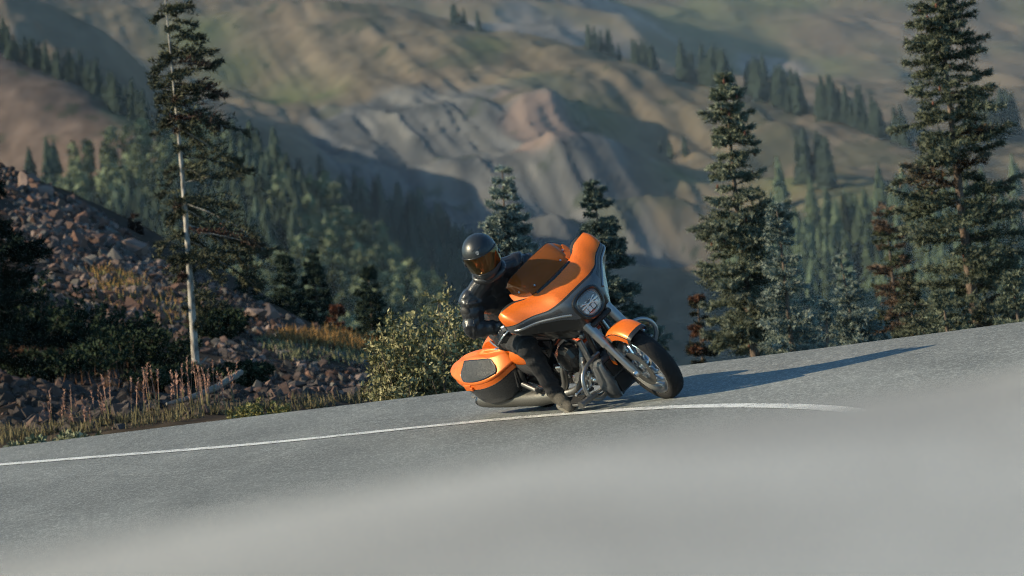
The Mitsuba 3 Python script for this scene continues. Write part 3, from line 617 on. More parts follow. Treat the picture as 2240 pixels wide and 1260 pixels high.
for s in (-1, 1):
    fl = (lambda m: m) if s < 0 else mirror
    bag = key_for(BIKE + '__saddlebag')
    labels[bag] = {'label': 'right saddlebag with black speaker grille in its orange lid' if s < 0 else 'left saddlebag behind the leaning seat'}
    mid = (RIM * .72 + BOT * .28) + np.array([0, 0, .0]); mid[:, 1] = RIM[:, 1] * .99 + .001
    low = (RIM * .18 + BOT * .82); low[:, 1] = np.where(RIM[:, 1] < -.3, BOT[:, 1] * .97 - .012, BOT[:, 1])
    body = loops([ins(BOT, .80, .008), ins(BOT, .95, -.002), BOT + [0, 0, .012], low, mid, ins(RIM, .985, -.045)], 96)[0]
    bp('body', fl(body), 'm_bag', bag, 40, label='dark speckled lower shell of the bag')
    band = loops([ins(RIM, .985, -.045), ins(RIM, .99, -.04), ins(RIM, .992, -.006), ins(RIM, .97, -.004)], 96)[0]
    bp('band', fl(band), 'm_orange', bag, 40)
    seam = loops([ins(RIM, .99, -.052), ins(RIM, .996, -.049), ins(RIM, .996, -.043), ins(RIM, .985, -.042)], 96)[0]
    bp('seam', fl(seam), 'm_matte', bag, 40)
    lids = [ins(RIM, .98, -.003), ins(RIM, 1.012, .002), ins(RIM, 1.02, .012), ins(RIM, 1.0, .024), RIM * .5 + TOP * .5 + [0, 0, .008], TOP, ins(TOP, .85, .010), ins(TOP, .4, .014)]
    lm, LV = loops(lids, 96)
    bp('lid', fl(lm), 'm_orange', bag, 50, label='orange lid with a sharp rear point')
    # speaker grille: a patch of the lid's outer slope
    nsp = CubicSpline(np.arange(3, 7), LV[3:7], axis=0)
    per = CubicSpline(np.arange(97), np.concatenate([LV, LV[:, :1]], 1), axis=1, bc_type=None or 'not-a-knot')
    def lid_at(sx, t):
        row = CubicSpline(np.arange(len(LV)), per(sx), axis=0); return row(t)
    rows = []
    for t in np.linspace(0, 1, 10):
        sa = np.interp(t, [0, .35, 1], [12, 11, 13]); sb = np.interp(t, [0, .4, 1], [37, 40, 36])
        rows.append([lid_at(x, 3.15 + 1.75 * t) for x in np.linspace(sa, sb, 24)])
    G = np.array(rows); nrm = np.cross(np.gradient(G, axis=0), np.gradient(G, axis=1)); nrm /= np.linalg.norm(nrm, axis=-1, keepdims=True)
    if nrm[..., 2].mean() < 0: nrm = -nrm
    bulge = np.sin(np.linspace(0, 1, 10) * math.pi)[:, None] * np.sin(np.linspace(0, 1, 24) * math.pi)[None]
    gr = bp('speaker_grille', fl(sheet(G + nrm * (.006 + .012 * bulge[..., None]), .008)), 'm_mesh', bag, 50, label='black mesh speaker grille')
    edge = np.concatenate([G[0], G[1:, -1], G[-1, -2::-1], G[-2:0:-1, 0]]) + np.concatenate([nrm[0], nrm[1:, -1], nrm[-1, -2::-1], nrm[-2:0:-1, 0]]) * .007
    bp('grille_frame', fl(tube(edge[::2], .005, 8, 120, closed=True)), 'm_black', bag, 40)
    bp('latch', fl(join(rbox((-.205, -.414, .485), (.10, .02, .055), .008), rbox((-.15, -.425, .478), (.028, .018, .03), .005))), 'm_orange', bag, 30)
    bp('hinge', fl(rbox((.12, -.20, .672), (.06, .02, .016), .006)), 'm_chrome', bag, 30)
    bp('guard_strut', fl(join(tube([(.285, -.24, .56), (.20, -.27, .36)], .006, 8), tube([(.30, -.22, .50), (.18, -.20, .33)], .02, 8))), 'm_steel', bag, 30)
    bp('liner', fl(join(rbox((.235, -.22, .44), (.03, .06, .20), .01, rot([0, 1, 0], 25)))), 'm_black', bag, 30)
# lettering moulded on the right bag, and a script badge on the exhaust
tm = meshkit.text_mesh('CVO', .022, .004, bold=True)
tm.apply_transform(np.array([[1, 0, 0, 0], [0, 0, -1, 0], [0, 1, 0, 0], [0, 0, 0, 1.0]]))      # stands up, reads from the right side (+x)
tm.apply_transform(rot([0, 0, 1], -8)); tm.apply_translation((-.30, -.392, .372))
bp('lettering', tm, 'm_print', BIKE + '__saddlebag', False, label='small silver letters low on the bag')
# --- exhaust
for s in (-1, 1):
    y = s * .275
    mf = bp('muffler', join(tube([(-.43, y, .256), (-.34, y, .256), (.08, y * .985, .250), (.10, y * .98, .250)], [.050, .058, .058, .056], 28)), 'm_exhaust', smooth=40, label='long grey muffler under the right saddlebag' if s < 0 else None)
    bp('heat_shield', tube([(.11, y * .98, .250), (.40, y * .96, .248), (.60, y * .88, .246)], [.060, .060, .052], 24), 'm_exhaust', mf, 40)
    bp('end_cap', join(tube([(-.45, y, .256), (-.42, y, .256)], [.046, .051], 28), tube([(-.475, y, .256), (-.445, y, .256)], [.040, .040], 28)), 'm_black', mf, 40)
    bp('outlet', tube([(-.478, y, .256), (-.470, y, .256)], .028, 20), 'm_matte', mf, 40)
bp('exhaust_pipe', join(tube([(.60, -.24, .252), (.80, -.20, .25), (.98, -.19, .33), (1.10, -.17, .47), (1.08, -.10, .56)], .028, 14), tube([(.60, -.235, .25), (.72, -.2, .30), (.80, -.18, .42), (.82, -.1, .52)], .028, 14)), 'm_steel')
# --- engine
en = key_for(BIKE + '__engine'); labels[en] = {'label': 'big twin engine with red covers and chrome parts'}
bp('crankcase', join(rbox((.95, 0, .33), (.36, .26, .24), .05), rbox((.66, 0, .33), (.30, .24, .20), .05)), 'm_black', en, 40)
cv = lambda c, r, y0, y1: tube([np.array(c) + [0, y0, 0], np.array(c) + [0, y1, 0]], [r, r * .9], 28)
bp('cam_cover', join(cv((.98, -.10, .34), .095, -.02, -.075), cv((.88, -.10, .31), .07, -.02, -.07)), 'm_chrome', en, 35)
bp('primary_cover', join(hull_of([(.98, .16, .33), (.70, .16, .33)], [.10, .09])), 'm_black', en, 40)
for k, ang in enumerate((-22.5, 22.5)):
    ax = np.array([math.sin(math.radians(ang)), 0, math.cos(math.radians(ang))]); b0 = np.array([.96 + .03 * (k * 2 - 1), 0, .40])
    M_ = trimesh.geometry.align_vectors([0, 0, 1], ax)
    fins = []
    for t in np.linspace(0.02, .17, 9):
        f_ = rbox((0, 0, 0), (.15, .17, .009), .004); f_.apply_transform(M_); f_.apply_translation(b0 + ax * t); fins.append(f_)
    core = rbox((0, 0, 0), (.115, .13, .2), .02); core.apply_transform(M_); core.apply_translation(b0 + ax * .09)
    cy_ = bp('cylinder', join(core), 'm_black', en, 30)
    bp('cooling_fins', join(fins), 'm_steel', cy_, 25)
    hd = rbox((0, 0, 0), (.17, .19, .06), .015); hd.apply_transform(M_); hd.apply_translation(b0 + ax * .215); bp('cylinder_head', hd, 'm_satin', en, 30)
    gk = rbox((0, 0, 0), (.175, .20, .016), .005); gk.apply_transform(M_); gk.apply_translation(b0 + ax * .255); bp('head_gasket', gk, 'm_red', en, 30, label='orange red strip below the rocker cover')
    rc = rbox((0, 0, 0), (.165, .185, .055), .022); rc.apply_transform(M_); rc.apply_translation(b0 + ax * .29)
    bs = [ball(b0 + ax * .318 + np.array([dx, dy, 0]), .014, 1) for dx in (-.05, .05) for dy in (-.07, .07)]
    bp('rocker_cover', join(rc, bs), 'm_satin', en, 30)
    p0, p1 = np.array([.96 + .035 * (k * 2 - 1), -.155, .42]), b0 + ax * .22 + np.array([0, -.125, 0])
    pt = bp('pushrod_tube', tube([p0, p1], .014, 12), 'm_chrome', en, 30)
    bp('tube_cuff', tube([p0, p0 * .75 + p1 * .25], [.026, .02], 14), 'm_red', pt, 30)
    bp('tube_cuff', tube([p0 * .25 + p1 * .75, p0 * .15 + p1 * .85], .021, 14), 'm_red', pt, 30)
bp('lifter_block', join(rbox((1.0, -.14, .405), (.10, .05, .05), .012), rbox((.90, -.14, .40), (.07, .05, .05), .012)), 'm_red', en, 30, label='red lifter cover low on the engine')
# air cleaner: faceted wedge with two bright edges
ac_o = np.array([(1.13, .60), (1.11, .68), (1.0, .72), (.90, .66), (.86, .56), (.92, .47), (1.03, .44), (1.11, .50)]) 
ac_o = (ac_o - ac_o.mean(0)) * .86 + ac_o.mean(0) + [-.01, -.045]
L = [np.stack([ac_o[:, 0], ac_o[:, 0] * 0 - .13, ac_o[:, 1]], -1)]
c_ = ac_o.mean(0)
for k, y in ((1.0, -.185), (.93, -.215), (.70, -.232)): L.append(np.stack([c_[0] + (ac_o[:, 0] - c_[0]) * k, c_[0] * 0 + y + ac_o[:, 0] * 0, c_[1] + (ac_o[:, 1] - c_[1]) * k], -1))
def flatloops(L):
    L = np.array(L); k, n = L.shape[:2]; v = np.vstack([L.reshape(-1, 3), L[0].mean(0), L[-1].mean(0)])
    i, j = np.meshgrid(np.arange(k - 1), np.arange(n), indexing='ij')
    q = np.stack([i * n + j, i * n + (j + 1) % n, (i + 1) * n + (j + 1) % n, (i + 1) * n + j], -1).reshape(-1, 4); o = np.arange(n)
    m = trimesh.Trimesh(v, np.vstack([q[:, [0, 1, 2]], q[:, [0, 2, 3]], np.stack([(o + 1) % n, o, o * 0 + k * n], -1), np.stack([(k - 1) * n + o, (k - 1) * n + (o + 1) % n, o * 0 + k * n + 1], -1)]), process=False)
    if m.volume < 0: m.invert()
    return m
ac = bp('air_cleaner', flatloops(L), 'm_black', en, False, label='black faceted air cleaner with bright edges')
e1 = L[1][[2, 3, 4, 5, 6]] + np.array([0, -.004, 0]); e2 = L[2][[2, 3, 4, 5, 6]] + np.array([0, -.004, 0])
bp('bright_edge', join([tube([a, b], .0065, 8) for a, b in zip(e1[:-1], e1[1:])]), 'm_chrome', ac, 30)
bp('bright_edge', join([tube([a, b], .0045, 8) for a, b in zip(e2[:-1], e2[1:])]), 'm_chrome', ac, 30)
bp('oil_filter', tube([(1.16, -.02, .26), (1.27, -.02, .24)], [.04, .037], 24), 'm_chrome', en, 30)
bits = [ball((.80, -.15, .42), .025, 1), ball((.76, -.15, .36), .03, 1), ball((1.08, -.15, .30), .028, 1), ball((.86, -.16, .42), .02, 1), rbox((.72, -.14, .42), (.10, .05, .06), .012)]
bits += [tube([(.80 + .05 * k, -.16, .30 + .02 * (k % 3)), (.86 + .05 * k, -.17, .36 + .03 * (k % 2))], .009, 8) for k in range(6)]
bp('fittings', join(bits), 'm_chrome', en, 30)
bp('wiring', join([tube([(.62, -.12 - .01 * k, .60 + .012 * k), (.72, -.17, .55 + .02 * k), (.80, -.14, .62), (.86, -.10, .66)], .006, 6, 16) for k in range(4)]), 'm_matte', en, 30)
# --- frame, guards, boards
bp('frame', join(tube([(1.30, -.05, .90), (1.24, -.08, .62), (1.19, -.10, .36), (1.10, -.12, .20), (.60, -.14, .19), (.10, -.13, .34)], .019, 12), tube([(1.30, .05, .90), (1.24, .08, .62), (1.19, .10, .36), (1.10, .12, .20), (.60, .14, .19), (.10, .13, .34)], .019, 12), tube([(1.28, 0, .86), (.9, 0, .66), (.5, 0, .60), (.1, 0, .60)], .024, 12)), 'm_black')
bp('down_tube', join(tube([(1.17, -.12, .64), (1.15, -.135, .45), (1.10, -.14, .26)], .022, 12), tube([(1.17, .12, .64), (1.15, .135, .45), (1.10, .14, .26)], .022, 12)), 'm_satin')
for s in (-1, 1):
    g = bp('engine_guard', tube([(1.25, s * .09, .50), (1.29, s * .22, .51), (1.315, s * .335, .475), (1.32, s * .385, .385), (1.28, s * .35, .28), (1.20, s * .23, .21), (1.12, s * .13, .19)], .0155, 14, 70), 'm_satin', smooth=40, label='looped silver engine guard bar' if s > 0 else None)
    if s < 0: bp('highway_peg', join(tube([(1.29, s * .32, .30), (1.31, s * .47, .325)], .024, 16), tube([(1.31, s * .46, .323), (1.313, s * .485, .327)], .028, 16)), 'm_steel', g, 30)
    fb = bp('footboard', rbox((1.0, s * .355, .262), (.34, .11, .022), .009, rot([0, 1, 0], -3)), 'm_steel', label='rider footboard close to the road' if s < 0 else None)
    bp('board_pad', rbox((1.0, s * .355, .279), (.31, .095, .012), .005, rot([0, 1, 0], -3)), 'm_rubber', fb, 30)
    bp('board_bracket', join(tube([(.95, s * .14, .22), (.95, s * .33, .255)], .014, 10), tube([(1.1, s * .14, .22), (1.1, s * .33, .25)], .014, 10)), 'm_satin', fb, 30)
    bp('passenger_peg', join(tube([(.33, s * .29, .40), (.48, s * .30, .345)], .016, 10, flat=1.2), rbox((.485, s * .30, .34), (.03, .04, .04), .006)), 'm_steel')
bp('brake_pedal', join(tube([(1.02, -.20, .28), (1.14, -.30, .32), (1.19, -.36, .36)], .010, 10), rbox((1.20, -.37, .368), (.035, .09, .018), .006, rot([0, 1, 0], -30))), 'm_chrome')
bp('shift_lever', join(tube([(1.02, .20, .28), (1.14, .30, .32), (1.19, .36, .36)], .010, 10)), 'm_chrome')
bp('rear_brake_pipe', join(tube([(1.205, -.20, .55), (1.19, -.25, .44), (1.12, -.24, .33), (1.06, -.23, .29)], .012, 10)), 'm_chrome')
# radiator in front of the frame tubes
ro = [(1.20, -.165, .47), (1.26, -.15, .47), (1.27, .15, .47), (1.20, .165, .47)]
sec = lambda z, w, x0, x1: [(x0, -w, z), (x0 + .02, -w - .008, z), (x1 - .015, -w - .004, z), (x1, -w + .02, z), (x1, w - .02, z), (x1 - .015, w + .004, z), (x0 + .02, w + .008, z), (x0, w, z)]
def rs_(z, w, x0, x1): return np.array([(x0, -w * .86, z), (x0 + (x1 - x0) * .45, -w, z), (x1 - .01, -w * .95, z), (x1, -w * .78, z), (x1 - .022, -w * .66, z), (x1 - .026, 0, z), (x1 - .022, w * .66, z), (x1, w * .78, z), (x1 - .01, w * .95, z), (x0 + (x1 - x0) * .45, w, z), (x0, w * .86, z), (x0 - .01, 0, z)])
rd = bp('radiator_shroud', loops([rs_(.455, .10, 1.19, 1.24), rs_(.45, .14, 1.17, 1.265), rs_(.42, .165, 1.15, 1.285), rs_(.34, .178, 1.125, 1.30), rs_(.25, .182, 1.10, 1.30), rs_(.17, .170, 1.08, 1.27), rs_(.12, .145, 1.07, 1.225), rs_(.105, .11, 1.08, 1.19)], 96)[0], 'm_grey', smooth=40, label='grey radiator shroud behind the front wheel')
bp('core', join(rbox((1.272, 0, .355), (.02, .225, .12), .006, rot([0, 1, 0], -6)), rbox((1.262, 0, .215), (.02, .225, .13), .006, rot([0, 1, 0], 12))), 'm_matte', rd, 30)
for s in (-1, 1): bp('shock', tube([(.12, s * .17, .30), (.30, s * .17, .56)], .026, 14), 'm_black')
bp('swing_arm', join(tube([(0, -.13, .33), (.55, -.12, .34)], .028, 10), tube([(0, .13, .33), (.55, .12, .34)], .028, 10)), 'm_matte')
bp('license_bracket', rbox((-.47, 0, .40), (.012, .20, .12), .005, rot([0, 1, 0], 12)), 'm_matte')

# place the machine: both tyres touch the road plane
def world(m): return np.asarray(m.vertices) @ BR.T + BO
def gap(v): return (v[:, 2] - road_z(v[:, 0], v[:, 1])).min()
tf = next(m for k, m, *_ in PENDING if k.endswith('front_wheel__tyre')); tr = next(m for k, m, *_ in PENDING if k.endswith('rear_wheel__tyre'))
for _ in range(6):
    gf, gr_ = gap(world(tf)), gap(world(tr))
    BO[2] -= (gf + gr_) / 2 + .002
    pit = (gf - gr_) / 1.625
    BR = BR @ np.array([[math.cos(pit), 0, math.sin(pit)], [0, 1, 0], [-math.sin(pit), 0, math.cos(pit)]])
BIKE_M = to_bike_world()
def flush(pending):
    for k, m, mat, smooth in pending:
        m = m.copy(); m.apply_transform(BIKE_M)
        scene[k] = mikit.ply(m, mat, smooth=smooth)
flush(PENDING)
# ---------------------------------------------------------------- rider (joints in the motorcycle's frame)
RIDER = thing('person', 'motorcycle rider in black leather jacket, black trousers and matte black helmet leaning with the motorcycle', 'person')
RP = []
def rp(name, m, mat, parent=RIDER, smooth=True, label=None):
    k = key_for(parent + '__' + name); RP.append((k, m, mat, smooth))
    if label: labels[k] = {'label': label}
    return k
J = dict(hipR=(.42, -.19, .79), hipL=(.42, .00, .80), pel=(.38, -.10, .82), waist=(.44, -.12, .95), chest=(.58, -.15, 1.13), neck=(.76, -.18, 1.35),
         shR=(.655, -.385, 1.265), shL=(.745, .035, 1.255), elR=(.665, -.515, 1.095), elL=(.86, .27, 1.03), wrR=(.765, -.425, .985), wrL=(.925, .475, 1.03),
         knR=(.835, -.325, .755), knL=(.86, .20, .74), anR=(.85, -.365, .355), anL=(.86, .30, .345))
J = {k: np.array(v) for k, v in J.items()}
gR, gL = steer_pt((.855, -.458, .960)), steer_pt((.855, .458, .960))
J['wrR'] = gR + np.array([-.055, .02, .062]); J['wrL'] = gL + np.array([-.055, -.03, .062])
HEAD = np.array([.950, -.262, 1.555])
def fold(m, amp, s, seed, stretch=(1, 1, 1)):
    "cloth creases: ridged noise along the normals"
    v = np.asarray(m.vertices); n = np.asarray(m.vertex_normals)
    q = v / s * np.asarray(stretch) + meshkit.noise(v * 9, seed + 5)[:, None] * .6
    a = 1 - np.abs(meshkit.fbm(q, 3, seed) * 2 - 1) * 2
    m.vertices = v + n * (amp * (a - .35))[:, None]
    return m
def bones(names, k=1.0):
    return [((J[a], ra * k), (J[b], rb * k)) for a, ra, b, rb in names]
# the body itself, continuous: trunk, limbs, neck, head and hands
def hand_bones(wr, grip, s):
    "palm and five fingers closed round the grip"
    gx = unit(steer_pt((.915, s * .425, .995)) - steer_pt((.80, s * .49, .925)))     # along the grip, towards the middle
    upv = unit(wr - grip); upv = unit(upv - gx * (upv @ gx)); fw_ = unit(np.cross(gx, upv)); 
    if fw_[0] < 0: fw_ = -fw_
    b = [((wr, .028), (grip + upv * .034, .030))]
    k = grip + upv * .036
    b.append(((k - gx * .032, .019), (k + gx * .032, .019)))
    for i, (o, L) in enumerate(((.036, .95), (.013, 1.05), (-.011, 1.0), (-.034, .82))):
        p0 = k + gx * o; p1 = p0 + fw_ * .034 * L - upv * .006; p2 = grip + gx * o + fw_ * .031 * L - upv * .018; p3 = grip + gx * o + fw_ * .004 - upv * .031
        b += [((p0, .0125), (p1, .0105)), ((p1, .0105), (p2, .0098)), ((p2, .0098), (p3, .0088))]
    t0 = k + gx * .042 - fw_ * .010; t1 = grip + gx * .050 - fw_ * .022; t2 = grip + gx * .040 - fw_ * .012 - upv * .028
    b += [((k + gx * .02 - fw_ * .01, .017), (t0, .014)), ((t0, .0135), (t1, .0115)), ((t1, .0115), (t2, .0095))]
    return b
trunk = [('pel', .125, 'waist', .115), ('waist', .115, 'chest', .135), ('chest', .135, 'neck', .075), ('hipR', .085, 'pel', .11), ('hipL', .085, 'pel', .11), ('chest', .12, 'shR', .065), ('chest', .12, 'shL', .065), ('neck', .07, 'shR', .06), ('neck', .07, 'shL', .06)]
armR = [('shR', .062, 'elR', .047), ('elR', .047, 'wrR', .030)]; armL = [('shL', .062, 'elL', .047), ('elL', .047, 'wrL', .030)]
legR = [('hipR', .085, 'knR', .058), ('knR', .058, 'anR', .040)]; legL = [('hipL', .085, 'knL', .058), ('knL', .058, 'anL', .040)]
HW = BR.T                                                  # world directions in the motorcycle's frame
_u = np.array([-.30, 0, 1.0]); hf = unit(np.array([.02, -1.0, -.42])); hu = unit(_u - hf * (_u @ hf)); hl_ = np.cross(hu, hf)
HM = np.eye(4); HM[:3, :3] = HW @ np.array([hf, hl_, hu]).T; HM[:3, 3] = HEAD
def hp(p): return (HM @ np.append(np.asarray(p, float), 1))[:3]
head_b = [((J['neck'], .055), (hp((-.02, 0, -.10)), .052)), ((hp((-.015, 0, .03)), .082), (hp((.03, 0, .02)), .072)), ((hp((.03, 0, .0)), .066), (hp((.055, 0, -.075)), .036)), ((hp((-.03, 0, -.03)), .068), (hp((.045, 0, -.06)), .042)),
          ((hp((.094, 0, .018)), .008), (hp((.112, 0, -.018)), .0125)), ((hp((.098, 0, -.02)), .012), (hp((.10, 0, -.022)), .013)),
          ((hp((.088, .03, .026)), .011), (hp((.088, -.03, .026)), .011)), ((hp((.080, .034, -.012)), .022), (hp((.070, .040, -.03)), .02)), ((hp((.080, -.034, -.012)), .022), (hp((.070, -.040, -.03)), .02)),
          ((hp((.092, .014, -.050)), .0075), (hp((.092, -.014, -.050)), .0075)), ((hp((.088, .012, -.061)), .008), (hp((.088, -.012, -.061)), .008)),
          ((hp((.0, .074, .0)), .012), (hp((-.012, .082, .02)), .012)), ((hp((.0, -.074, .0)), .012), (hp((-.012, -.082, .02)), .012))]
foot = lambda an, s, d: [((an, .034), (an + d * .02 + [0, 0, -.045], .032)), ((an + d * .0 + [0, 0, -.045], .028), (an + d * .13 + [0, 0, -.062], .018))]
dR, dL = unit([1, -.30, -.12]), unit([1, .18, 0])
rp('body', flesh(bones(trunk + armR + armL + legR + legL, .88) + head_b + hand_bones(J['wrR'], gR, -1) + hand_bones(J['wrL'], gL, 1) + foot(J['anR'], -1, dR) + foot(J['anL'], 1, dL), .010, it=5), 'm_skin')
for s in (1, -1):
    rp('eye', join(ball(hp((.083, s * .032, .006)), .0125, 2)), 'm_lamp'); rp('eyebrow', tube([hp((.099, s * .016, .027)), hp((.100, s * .032, .032)), hp((.088, s * .050, .026))], .0035, 6, 10), 'm_hair')
# clothes
jk = bones([('pel', .150, 'waist', .148), ('waist', .148, 'chest', .170), ('chest', .165, 'neck', .090), ('chest', .145, 'shR', .094), ('chest', .145, 'shL', .094), ('neck', .085, 'shR', .080), ('neck', .085, 'shL', .080),
            ('shR', .090, 'elR', .072), ('elR', .072, 'wrR', .048), ('shL', .090, 'elL', .072), ('elL', .072, 'wrL', .048)])
jm = flesh(jk, .011, it=8)
def sleeve_folds(m, chains, amp):
    "rings of creases across a limb, strongest near its joints"
    v = np.asarray(m.vertices); n = np.asarray(m.vertex_normals); d_ = np.zeros(len(v)); best = np.full(len(v), 9.)
    for a, b, r, lam, ph in chains:
        ab = b - a; L_ = np.linalg.norm(ab); t = np.clip(((v - a) @ ab) / L_ ** 2, 0, 1); q = v - (a + ab * t[:, None]); dist = np.linalg.norm(q, axis=1)
        u = unit(np.cross(ab, [.3, .2, 1])); w_ = np.cross(ab / L_, u); th = np.arctan2(q @ w_, q @ u)
        s_ = t * L_; wav = np.sin(2 * math.pi * s_ / lam + 1.3 * np.sin(th + ph) + 4.0 * (meshkit.noise(v * 7 + ph, 3) - .5))
        near_ = (dist < r) & (dist < best); k_ = np.sign(wav) * np.abs(wav) ** .7 * (.35 + .65 * np.abs(2 * t - 1)) * (.45 + .55 * meshkit.noise(v * 11 + ph, 8) * 2)
        k_ = k_ * (1 - sstep(r * .72, r, dist)); d_[near_] = k_[near_]; best[near_] = dist[near_]
    for _ in range(2):                                      # even out the seams where two limbs meet
        e = m.edges_unique; acc = d_.copy(); cnt = np.ones(len(v)); np.add.at(acc, e[:, 0], d_[e[:, 1]]); np.add.at(acc, e[:, 1], d_[e[:, 0]]); np.add.at(cnt, e[:, 0], 1); np.add.at(cnt, e[:, 1], 1); d_ = acc / cnt
    m.vertices = v + n * (amp * 1.25 * d_)[:, None]
    return m
jm = fold(jm, .009, .15, 3, (.8, .8, 1.8))
jm = sleeve_folds(jm, [(J['shR'], J['elR'], .12, .075, 0.), (J['elR'], J['wrR'], .10, .060, 2.), (J['shL'], J['elL'], .12, .075, 1.), (J['elL'], J['wrL'], .10, .060, 3.)], .009)
jm = sleeve_folds(jm, [(J['shR'], J['elR'], .12, .040, 4.), (J['elR'], J['wrR'], .10, .034, 1.), (J['shL'], J['elL'], .12, .040, 2.), (J['elL'], J['wrL'], .10, .034, 5.)], .0055)
jacket = rp('jacket', jm, 'm_leather', label='black leather riding jacket creased at the sleeves')
collar = [hp((.02, .10, -.15)), hp((-.05, .105, -.135)), hp((-.12, .05, -.125)), hp((-.12, -.05, -.125)), hp((-.05, -.105, -.135)), hp((.02, -.10, -.15)), hp((.06, -.04, -.165)), hp((.06, .04, -.165))]
rp('collar', tube(collar, .026, 10, 80, closed=True), 'm_leather', jacket)
rp('shoulder_patch', ball(J['shR'] * .62 + J['elR'] * .38 + unit(np.array([.05, -.6, .2])) * .052, .062, 3, (1, .6, 1)), 'm_matte', jacket)
cf = unit(HW @ np.array([0.15, -1, 0.1]))
ct = J['chest'] + cf * .165; cw = J['waist'] + cf * .145
side = unit(np.cross(cf, J['neck'] - J['waist']))
for nm, a, b in (('zip', J['neck'] + cf * .095, cw), ('pocket_zip', ct + side * .07 + [0, 0, .06], ct + side * .12 - [0, 0, .03]), ('pocket_zip', ct - side * .05 + [0, 0, .08], ct - side * .12 + [0, 0, .02])):
    mid = (a + b) / 2 + cf * .02; rp('zip', tube([a, mid, b], .0035, 6, 20), 'm_steel', jacket)
tm_ = flesh(bones([('hipR', .118, 'pel', .145), ('hipL', .118, 'pel', .145), ('hipR', .108, 'knR', .078), ('knR', .076, 'anR', .056), ('hipL', .108, 'knL', .078), ('knL', .076, 'anL', .056)]), .011, it=8)
tm_ = fold(tm_, .006, .13, 21, (1, 1, 1.6)); tm_ = sleeve_folds(tm_, [(J['hipR'], J['knR'], .15, .10, 0.), (J['knR'], J['anR'], .12, .09, 2.), (J['hipL'], J['knL'], .15, .10, 1.), (J['knL'], J['anL'], .12, .09, 3.)], .007)
rp('trousers', tm_, 'm_denim', label='black trousers')
for s, wr, g, el in ((-1, J['wrR'], gR, J['elR']), (1, J['wrL'], gL, J['elL'])):
    hb = [((p, r + .004), (q, t + .004)) for (p, r), (q, t) in hand_bones(wr, g, s)] + [((wr, .036), (wr + unit(el - wr) * .05, .046))]
    rp('glove', flesh(hb, .006, it=4), 'm_leather')
for s, an, d in ((-1, J['anR'], dR), (1, J['anL'], dL)):
    lat = unit(np.cross([0, 0, 1], d))
    up_ = flesh([((an + [0, 0, .02], .058), (an + [0, 0, -.035], .056)), ((an - d * .03 + [0, 0, -.05], .046), (an + d * .10 + [0, 0, -.058], .044)), ((an + d * .08 + [0, 0, -.062], .044), (an + d * .175 + [0, 0, -.078], .034)), ((an + [0, 0, -.01], .05), (an + d * .09 + [0, 0, -.045], .043))], .008, it=6)
    b = rp('boot', up_, 'm_suede', label='worn grey brown boot on the footboard' if s < 0 else None)
    o = [an - d * .075, an - d * .05 + lat * .045, an + d * .05 + lat * .042, an + d * .13 + lat * .052, an + d * .195 + lat * .03, an + d * .215, an + d * .195 - lat * .03, an + d * .13 - lat * .052, an + d * .05 - lat * .042, an - d * .05 - lat * .045]
    o = np.array(o) + [0, 0, -.098] - np.outer(np.linspace(0, 0, 10), d)
    rp('sole', loops([o, o + [0, 0, -.022]], 48)[0], 'm_sole', b, 30)
    for k in range(5):
        c = an + d * (.035 + .022 * k) + np.array([0, 0, .002 - .0105 * k]); rp('lace', tube([c + lat * .036, c + [0, 0, .014], c - lat * .036], .004, 6, 10), 'm_matte', b)
# helmet in the head's frame: x forwards, y left, z up
def hel(scale=1.0):
    s = m3.Manifold.sphere(1.0, 64)
    crown = s.scale([.138 * scale, .122 * scale, .132 * scale]).translate([-.012, 0, .030])
    low_ = s.scale([.110 * scale, .112 * scale, .09 * scale]).translate([-.012, 0, -.065])
    chin = s.scale([.050 * scale, .062 * scale, .048 * scale]).translate([.098, 0, -.098])
    jaw = s.scale([.07 * scale, .100 * scale, .055 * scale]).translate([.02, 0, -.095])
    return m3.Manifold.batch_hull([crown, low_, chin, jaw])
out_ = hel(1.07)
inn = hel(.94).translate([0, 0, -.004])
port = m3.Manifold.batch_hull([m3.Manifold.sphere(.02, 24).translate([x, y, z]) for x in (.03, .3) for y in (-.13, .13) for z in (-.052, .032)])
neckcut = m3.Manifold.cylinder(.2, .088, .088, 40).translate([-.02, 0, -.32])
shell = (out_ - inn - port - neckcut).refine_to_length(.009)
sm = from_man(shell); sm.merge_vertices(); sm.apply_transform(HM)
helm = rp('helmet', sm, 'm_helmet', smooth=40, label='matte black full face helmet with gold tinted visor')
om = from_man(out_)
az = np.radians(np.linspace(-86, 86, 41)); zz = np.linspace(-.078, .056, 14)
om.merge_vertices()
V = np.zeros((14, 41, 3))
for i, z in enumerate(zz):
    for j, a in enumerate(az):
        d_ = np.array([math.cos(a), math.sin(a), 0]); pts_ = om.vertices
        # radius of the helmet in this direction: support of the convex outline at this height
        V[i, j] = [0, 0, z]
loc, ri, _ = om.ray.intersects_location(np.repeat(np.stack([0 * zz, 0 * zz, zz], -1), 41, 0) + np.tile(np.stack([np.cos(az), np.sin(az), 0 * az], -1), (14, 1)) * .6, -np.tile(np.stack([np.cos(az), np.sin(az), 0 * az], -1), (14, 1)), multiple_hits=False)
V.reshape(-1, 3)[ri] = loc
V[..., :2] *= 1 + .006 / np.linalg.norm(V[..., :2], axis=-1, keepdims=True)
zs = np.linspace(0, 1, 14)[:, None]; aw = np.abs(az)[None] / np.radians(86)
f_ = grid_faces(14, 41); vm = trimesh.Trimesh(V.reshape(-1, 3), np.vstack([f_[:, [0, 1, 2]], f_[:, [0, 2, 3]]]), process=False).apply_transform(HM)
vz = rp('visor', vm, 'm_visor', helm, True, label='gold tinted visor')
